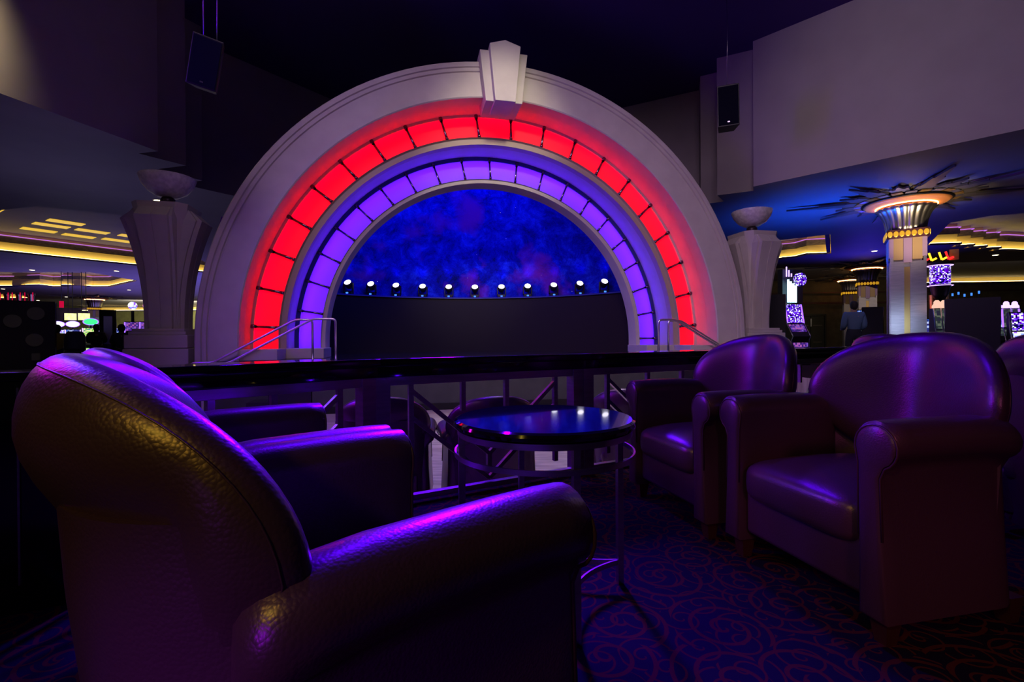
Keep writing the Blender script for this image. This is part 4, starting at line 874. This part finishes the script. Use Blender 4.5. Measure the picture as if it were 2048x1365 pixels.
for px, Y, tp, u, l_, tm, lab in left:
    p = at(px, 690, Y); machine(lab, p.x, p.y, math.atan2(-p.x, p.y), upper=u, lower=l_, topper=tp, top_m=tm or 'e_white', strips='e_lilac' if tp != 'round' else 'e_violet', h=1.5 if tp != 'round' else 1.62, w_=.62 if tp != 'round' else .52)
p = at(216, 660, 17.5); t = thing('totem', 'tall dark glass totem left of the pedestal', 'totem', (p.x, p.y, 0), math.atan2(-p.x, p.y))
m = MB(); m.box(-.24, .24, -.2, .2, 0, 1.98); m.build('body', 'blackgloss', t, bevel=.02)
m = MB(); m.box(-.12, .12, -.215, -.20, .75, 1.75); m.build('glass', 'silver', t)
for px, lab in ((141, 'lit yellow board hanging from a rod, left of two'), (168, 'lit yellow board hanging from a rod, right of two')):
    p = at(px, 634, 30); t = thing('hanging_sign', lab, 'sign', p, math.atan2(-p.x, p.y), 'yellow boards over the machines')
    m = MB(); m.box(-.28, .28, -.03, .03, -.21, .21); m.build('board', 'yellowsign', t); m = MB(); m.tube([(-.1, 0, .22), (-.1, 0, ZT - p.z)], .02, 6); m.tube([(.1, 0, .22), (.1, 0, ZT - p.z)], .02, 6); m.build('rod', 'black', t)
p = at(123, 608, 25); t = thing('hanging_sign', 'small red lit sign hanging from the casino ceiling', 'sign', p, math.atan2(-p.x, p.y))
m = MB(); m.box(-.09, .09, -.03, .03, -.20, .14); m.build('board', 'e_dimred', t); m = MB(); m.tube([(0, 0, .14), (0, 0, ZL - p.z)], .015, 6); m.build('rod', 'black', t)

# right side
p = at(1584, 690, 15.0)
t = machine('tall slot machine with glowing white columns beside the right pedestal', p.x, p.y, math.atan2(-p.x, p.y) + .75, upper='s_dots', lower='s_purple', strips='e_violet', h=1.9, w_=.62)
for q in range(4): m = MB(); x = -.24 + q*.09; m.tube([(x, -.12, 1.92), (x, -.12, 2.62 - q*.06)], .032, 10); m.build('light_column', 'e_cyan', t, smooth=True)
m = MB(); m.lathe([(.001, 0), (.20, 0), (.20, .1), (.001, .1)], 24); mt = Matrix.Translation((.10, -.16, 2.62)) @ Matrix.Rotation(PI/2, 4, 'X'); m.v = [tuple(mt @ Vector(v)) for v in m.v]; m.build('topper', 's_dots', t)
m = MB()
for q in range(3): m.tube([(-.24 + q*.09, -.05, 2.72), (-.24 + q*.09, -.05, 3.02 - q*.10)], .018, 8)
m.build('neon_letters', 'e_lilac', t, smooth=True)
m = MB(); m.box(-.34, .40, .0, .2, 1.9, 2.95); m.build('backboard', 'black', t)
p = at(1545, 690, 13.2); machine('black slot machine back in the gap right of the right pedestal', p.x, p.y, PI + math.atan2(-p.x, p.y), h=2.0, w_=.62)
p = at(1944, 690, 9.6); machine('wide black slot machine back right of the big column', p.x, p.y, PI + math.atan2(-p.x, p.y), h=1.60, w_=.78)
tri = [(1873, 'leftmost'), (1887, 'middle'), (1901, 'rightmost')]
for px, lab in tri:
    p = at(px, 690, 11.1); machine('slim slot machine with small pink dome topper, %s of three' % lab, p.x, p.y, math.atan2(-p.x, p.y) + .35, upper='s_dim', lower='s_dim', topper='dome', top_m='e_peach', h=1.5, w_=.12, trim='e_blue' if False else 'silver', grp='slim slot machines right of the big column')
p = at(1858, 690, 13.5); machine('blue lit slot machine low beside the big column', p.x, p.y, math.atan2(-p.x, p.y) + .3, upper='s_blue', lower='s_blue', h=1.35, w_=.55)
for px, lab in ((1995, 'leftmost'), (2012, 'middle'), (2029, 'rightmost')):
    p = at(px, 690, 13.0); machine('dark slot machine with lilac dome topper, %s of three at the right' % lab, p.x, p.y, math.atan2(-p.x, p.y) + .2, upper='s_blue' if px == 1995 else 's_dim', lower='s_dim', topper='dome', top_m='e_lilac', h=1.6, w_=.16, strips='e_violet' if px != 2012 else None, grp='dark slot machines at the right edge')
p = at(2046, 690, 12.0); machine('slot machine with white studded screen at the right edge', p.x, p.y, math.atan2(-p.x, p.y) + .2, upper='s_dots', lower='s_white', h=1.45, w_=.5)
p = at(1725, 690, 20.5); machine('dark slot machine with blue screen left of the big column', p.x, p.y, math.atan2(-p.x, p.y) - .7, upper='s_blue', lower='s_dim', h=2.0, w_=.6)
p = at(1745, 690, 18.0); machine('black slot machine back between the man and the big column', p.x, p.y, PI + math.atan2(-p.x, p.y), h=1.95, w_=.62)
# candle lights on the machine bank
cd = [(1892, 592), (1905, 590), (1917, 587), (1929, 591), (1943, 589), (1958, 585)]
for i, (px, py) in enumerate(cd):
    p = at(px, py, 14.2); lab = 'blue glowing candle light above the machines, %s of six' % ['first', 'second', 'third', 'fourth', 'fifth', 'sixth'][i]
    t = thing('candle_light', lab, 'signal light', (p.x, p.y, 1.60), 0, 'blue candle lights above the right machines')
    m = MB(); m.lathe([(.012, 0), (.012, p.z - 1.62)], 8); m.build('stem', 'black', t)
    m = MB(); m.lathe([(.022, p.z - 1.64), (.022, p.z - 1.56)], 12); m.build('glass', 'e_blue', t, smooth=True)
p = at(1930, 690, 14.2); t = thing('machine_bank_base', 'dark low cabinet bank under the blue candle lights', 'cabinet', (p.x, p.y, 0), math.atan2(-p.x, p.y)); m = MB(); m.box(-.75, .75, -.2, .2, 0, 1.60); m.build('body', 'black', t)
# octagonal neon sign
p = at(1880, 548, 14.0); rz = math.atan2(-p.x, p.y)
t = thing('neon_sign', 'big round casino sign with red and yellow letters over a violet dotted drum', 'sign', (p.x, p.y, 0), rz)
m = MB(); m.lathe([(.235, p.z - .30), (.235, p.z + .22)], 32); m.build('drum', 's_dots', t, smooth=True)
for z in (-.34, .24): 
    m = MB(); n = 40; m.tube([(.28*math.cos(2*PI*k/n), .28*math.sin(2*PI*k/n), p.z + z) for k in range(n+1)], .018, 8); m.build('neon_ring', 'e_lilac', t, smooth=True)
m = MB(); m.lathe([(.10, p.z - .78), (.18, p.z - .60), (.24, p.z - .36), (.30, p.z - .34), (.30, p.z - .32)], 24); m.build('cone', 'black', t, smooth=True)
m = MB(); m.lathe([(.30, p.z + .24), (.30, p.z + .32), (.1, p.z + .34)], 24); m.build('cap', 'black', t)
m = MB(); m.box(-.55, -.50, -.1, .1, p.z - .75, p.z + .30); m.build('side_frame', 'black', t)
m = MB(); m.lathe([(.001, 0), (.45, 0), (.45, .05), (.001, .05)], 32); mt = Matrix.Translation((-.42, -.1, p.z - .22)) @ Matrix.Rotation(-1.15, 4, 'Z') @ Matrix.Rotation(PI/2, 4, 'X') @ Matrix.Diagonal((.55, 1.25, 1, 1)); m.v = [tuple(mt @ Vector(v)) for v in m.v]; m.build('oval_sign', 'e_pink', t)
for x, mm in ((-.36, 'e_red'), (-.20, 'e_yellow'), (.02, 'e_yellow'), (.16, 'e_red')):
    m = MB(); m.bar((x - .04, -.2, p.z + .60), (x + .02, -.2, p.z + .38), .05, .05, up=(0, 1, 0)); m.bar((x + .02, -.2, p.z + .38), (x + .13, -.2, p.z + .44), .05, .05, up=(0, 1, 0)); m.build('neon_letter', mm, t)
m = MB(); m.box(.20, .40, -.1, .0, p.z + .36, p.z + .66); m.build('end_plate', 'goldleaf', t)
for x in (-.18, .12): m = MB(); m.lathe([(.07, 0), (.07, p.z - .6)], 16, c=(x, .1, 0)); m.build('post', 'goldleaf', t, smooth=True)

# ---- people far away
def person(lab, X, Y, rz, top, seat=False, hair='hair', h=1.76):
    t = thing('person', lab, 'person', (X, Y, 0), rz)
    k = h/1.76
    if seat: J = {'pel': (0, 0, .62), 'ch': (0, .0, 1.0), 'nk': (0, -.03, 1.18), 'hd': (0, -.04, 1.34), 'sl': (-.19, 0, 1.12), 'el': (-.24, -.12, .88), 'wl': (-.16, -.36, .86), 'kn': (-.11, -.42, .60), 'an': (-.11, -.40, .12), 'ft': (-.11, -.54, .05)}
    else: J = {'pel': (0, 0, .95), 'ch': (0, 0, 1.28), 'nk': (0, -.01, 1.48), 'hd': (0, -.02, 1.66), 'sl': (-.20, 0, 1.42), 'el': (-.25, .02, 1.12), 'wl': (-.20, -.20, 1.04), 'kn': (-.12, -.03, .50), 'an': (-.12, .02, .10), 'ft': (-.12, -.14, .05)}
    V, Ed, Rr = [], [], []
    def v(p, r, par=None):
        V.append(Vector(p)*k); Rr.append(r*k); i = len(V) - 1
        if par is not None: Ed.append((par, i))
        return i
    mir = lambda p: (-p[0], p[1], p[2])
    pel = v(J['pel'], .15); wa = v(tuple((Vector(J['pel']) + Vector(J['ch']))/2), .14, pel); chs = v(J['ch'], .16, wa); nk = v(J['nk'], .065, chs); hd = v((J['hd'][0], J['hd'][1], J['hd'][2] - .05), .085, nk); tp = v((J['hd'][0], J['hd'][1], J['hd'][2] + .05), .085, hd)
    for f in (lambda q: q, mir):
        s1 = v(f(J['sl']), .075, chs); e1 = v(f(J['el']), .052, s1); w1 = v(f(J['wl']), .034, e1); hnd = v((f(J['wl'])[0], J['wl'][1] - .09, J['wl'][2] - .01), .035, w1)
        h1 = v(f((-.10, J['pel'][1], J['pel'][2] - .04)), .11, pel); k1 = v(f(J['kn']), .07, h1); a1_ = v(f(J['an']), .045, k1); v(f(J['ft']), .04, a1_)
    def skin(name, m_, rs, parent, keep=None):
        idx = [i for i in range(len(V)) if keep is None or i in keep]; mp = {q: n_ for n_, q in enumerate(idx)}
        me = D.meshes.new(name); me.from_pydata([tuple(V[q]) for q in idx], [(mp[a], mp[b]) for a, b in Ed if a in mp and b in mp], []); me.materials.append(M[m_]); o = D.objects.new(name, me); COL.objects.link(o); o.parent = parent
        md = o.modifiers.new('skin', 'SKIN'); md.use_smooth_shade = True
        for n_, sv in enumerate(me.skin_vertices[0].data): r_ = rs(idx[n_]); sv.radius = (r_, r_*(.74 if idx[n_] < 3 else 1)); sv.use_root = (n_ == 0)
        s2 = o.modifiers.new('sub', 'SUBSURF'); s2.levels = 1; s2.render_levels = 1; return o
    skin('body', 'skin', lambda i: Rr[i], t)
    skin('jacket', top, lambda i: Rr[i] + .03, t, [0, 1, 2, 3, 6, 7, 8, 14, 15, 16])
    skin('trousers', 'trouser', lambda i: Rr[i] + .018, t, [0, 1, 10, 11, 12, 18, 19, 20])
    hp = Vector(J['hd'])*k
    m = MB(); m.lathe([(.02, -.12), (.06, -.10), (.078, -.02), (.075, .06), (.04, .10)], 20, c=(0, 0, 0)); m.v = [(x*.95 + hp.x, y*1.12 + hp.y - .012, z + hp.z) for x, y, z in m.v]; m.build('face', 'skin', t, smooth=True)
    m = MB(); m.lathe([(.05, -.11), (.088, -.05), (.098, .03), (.085, .09), (.05, .125), (.01, .135)], 20); m.v = [(x*.96 + hp.x, y*1.1 + hp.y + .022, z + hp.z) for x, y, z in m.v]; m.build('hair', hair, t, smooth=True)
    return t
p = at(1655 + 4, 650, 14.5); p = at(1656, 650, 14.5)
p = at(1657, 640, 14.2); X, Y = p.x, p.y
def pers(px, Y, lab, top, seat=False, h=1.76, extra=0.0):
    p = at(px, 660, Y); person(lab, p.x, p.y, math.atan2(-p.x, p.y) + PI + extra, top, seat, h=h)
pers(1708, 13.2, 'person standing with back turned in a blue grey jacket, left of the big column', 'bluejacket', h=1.80, extra=.4)
pers(114, 14.0, 'seated person in a yellow shirt behind the armchairs', 'yellowshirt', True, 1.60)
pers(193, 16.5, 'seated person with dark hair and charcoal shirt before the green machine', 'darkshirt', True, 1.72)
pers(243, 14.5, 'seated person in dark clothes left of the pedestal', 'darkshirt', True, 1.62)
# stools
def stool(px, Y, lab):
    p = at(px, 690, Y); t = thing('casino_stool', lab, 'stool', (p.x, p.y, 0), math.atan2(-p.x, p.y) + PI, 'grey stools at the left machines')
    m = MB(); m.lathe([(.22, 0), (.22, .03), (.04, .06), (.04, .5)], 20); m.build('pedestal', 'silver', t, smooth=True)
    m = MB(); m.lathe([(.20, .5), (.23, .53), (.23, .60), (.19, .63), (.01, .64)], 24); m.build('seat', 'greyseat', t, smooth=True)
    rows = []
    for j in range(9):
        z = .62 + .50*j/8; hw = .22*(1 - (max(0, j-5)/4)**2*.6); rows.append([(hw*v, .18 + .05*(z-.6) - .06*v*v, z) for v in (-1, -.5, 0, .5, 1)] + [(hw*v*.95, .25 + .05*(z-.6) - .06*v*v, z) for v in (1, .5, 0, -.5, -1)])
    m = MB(); m.grid(rows, True, True); m.build('backrest', 'greyseat', t, smooth=True)
stool(150, 12.9, 'grey round backed casino stool beside the person in yellow'); stool(268, 12.6, 'grey casino stool just left of the pedestal base')
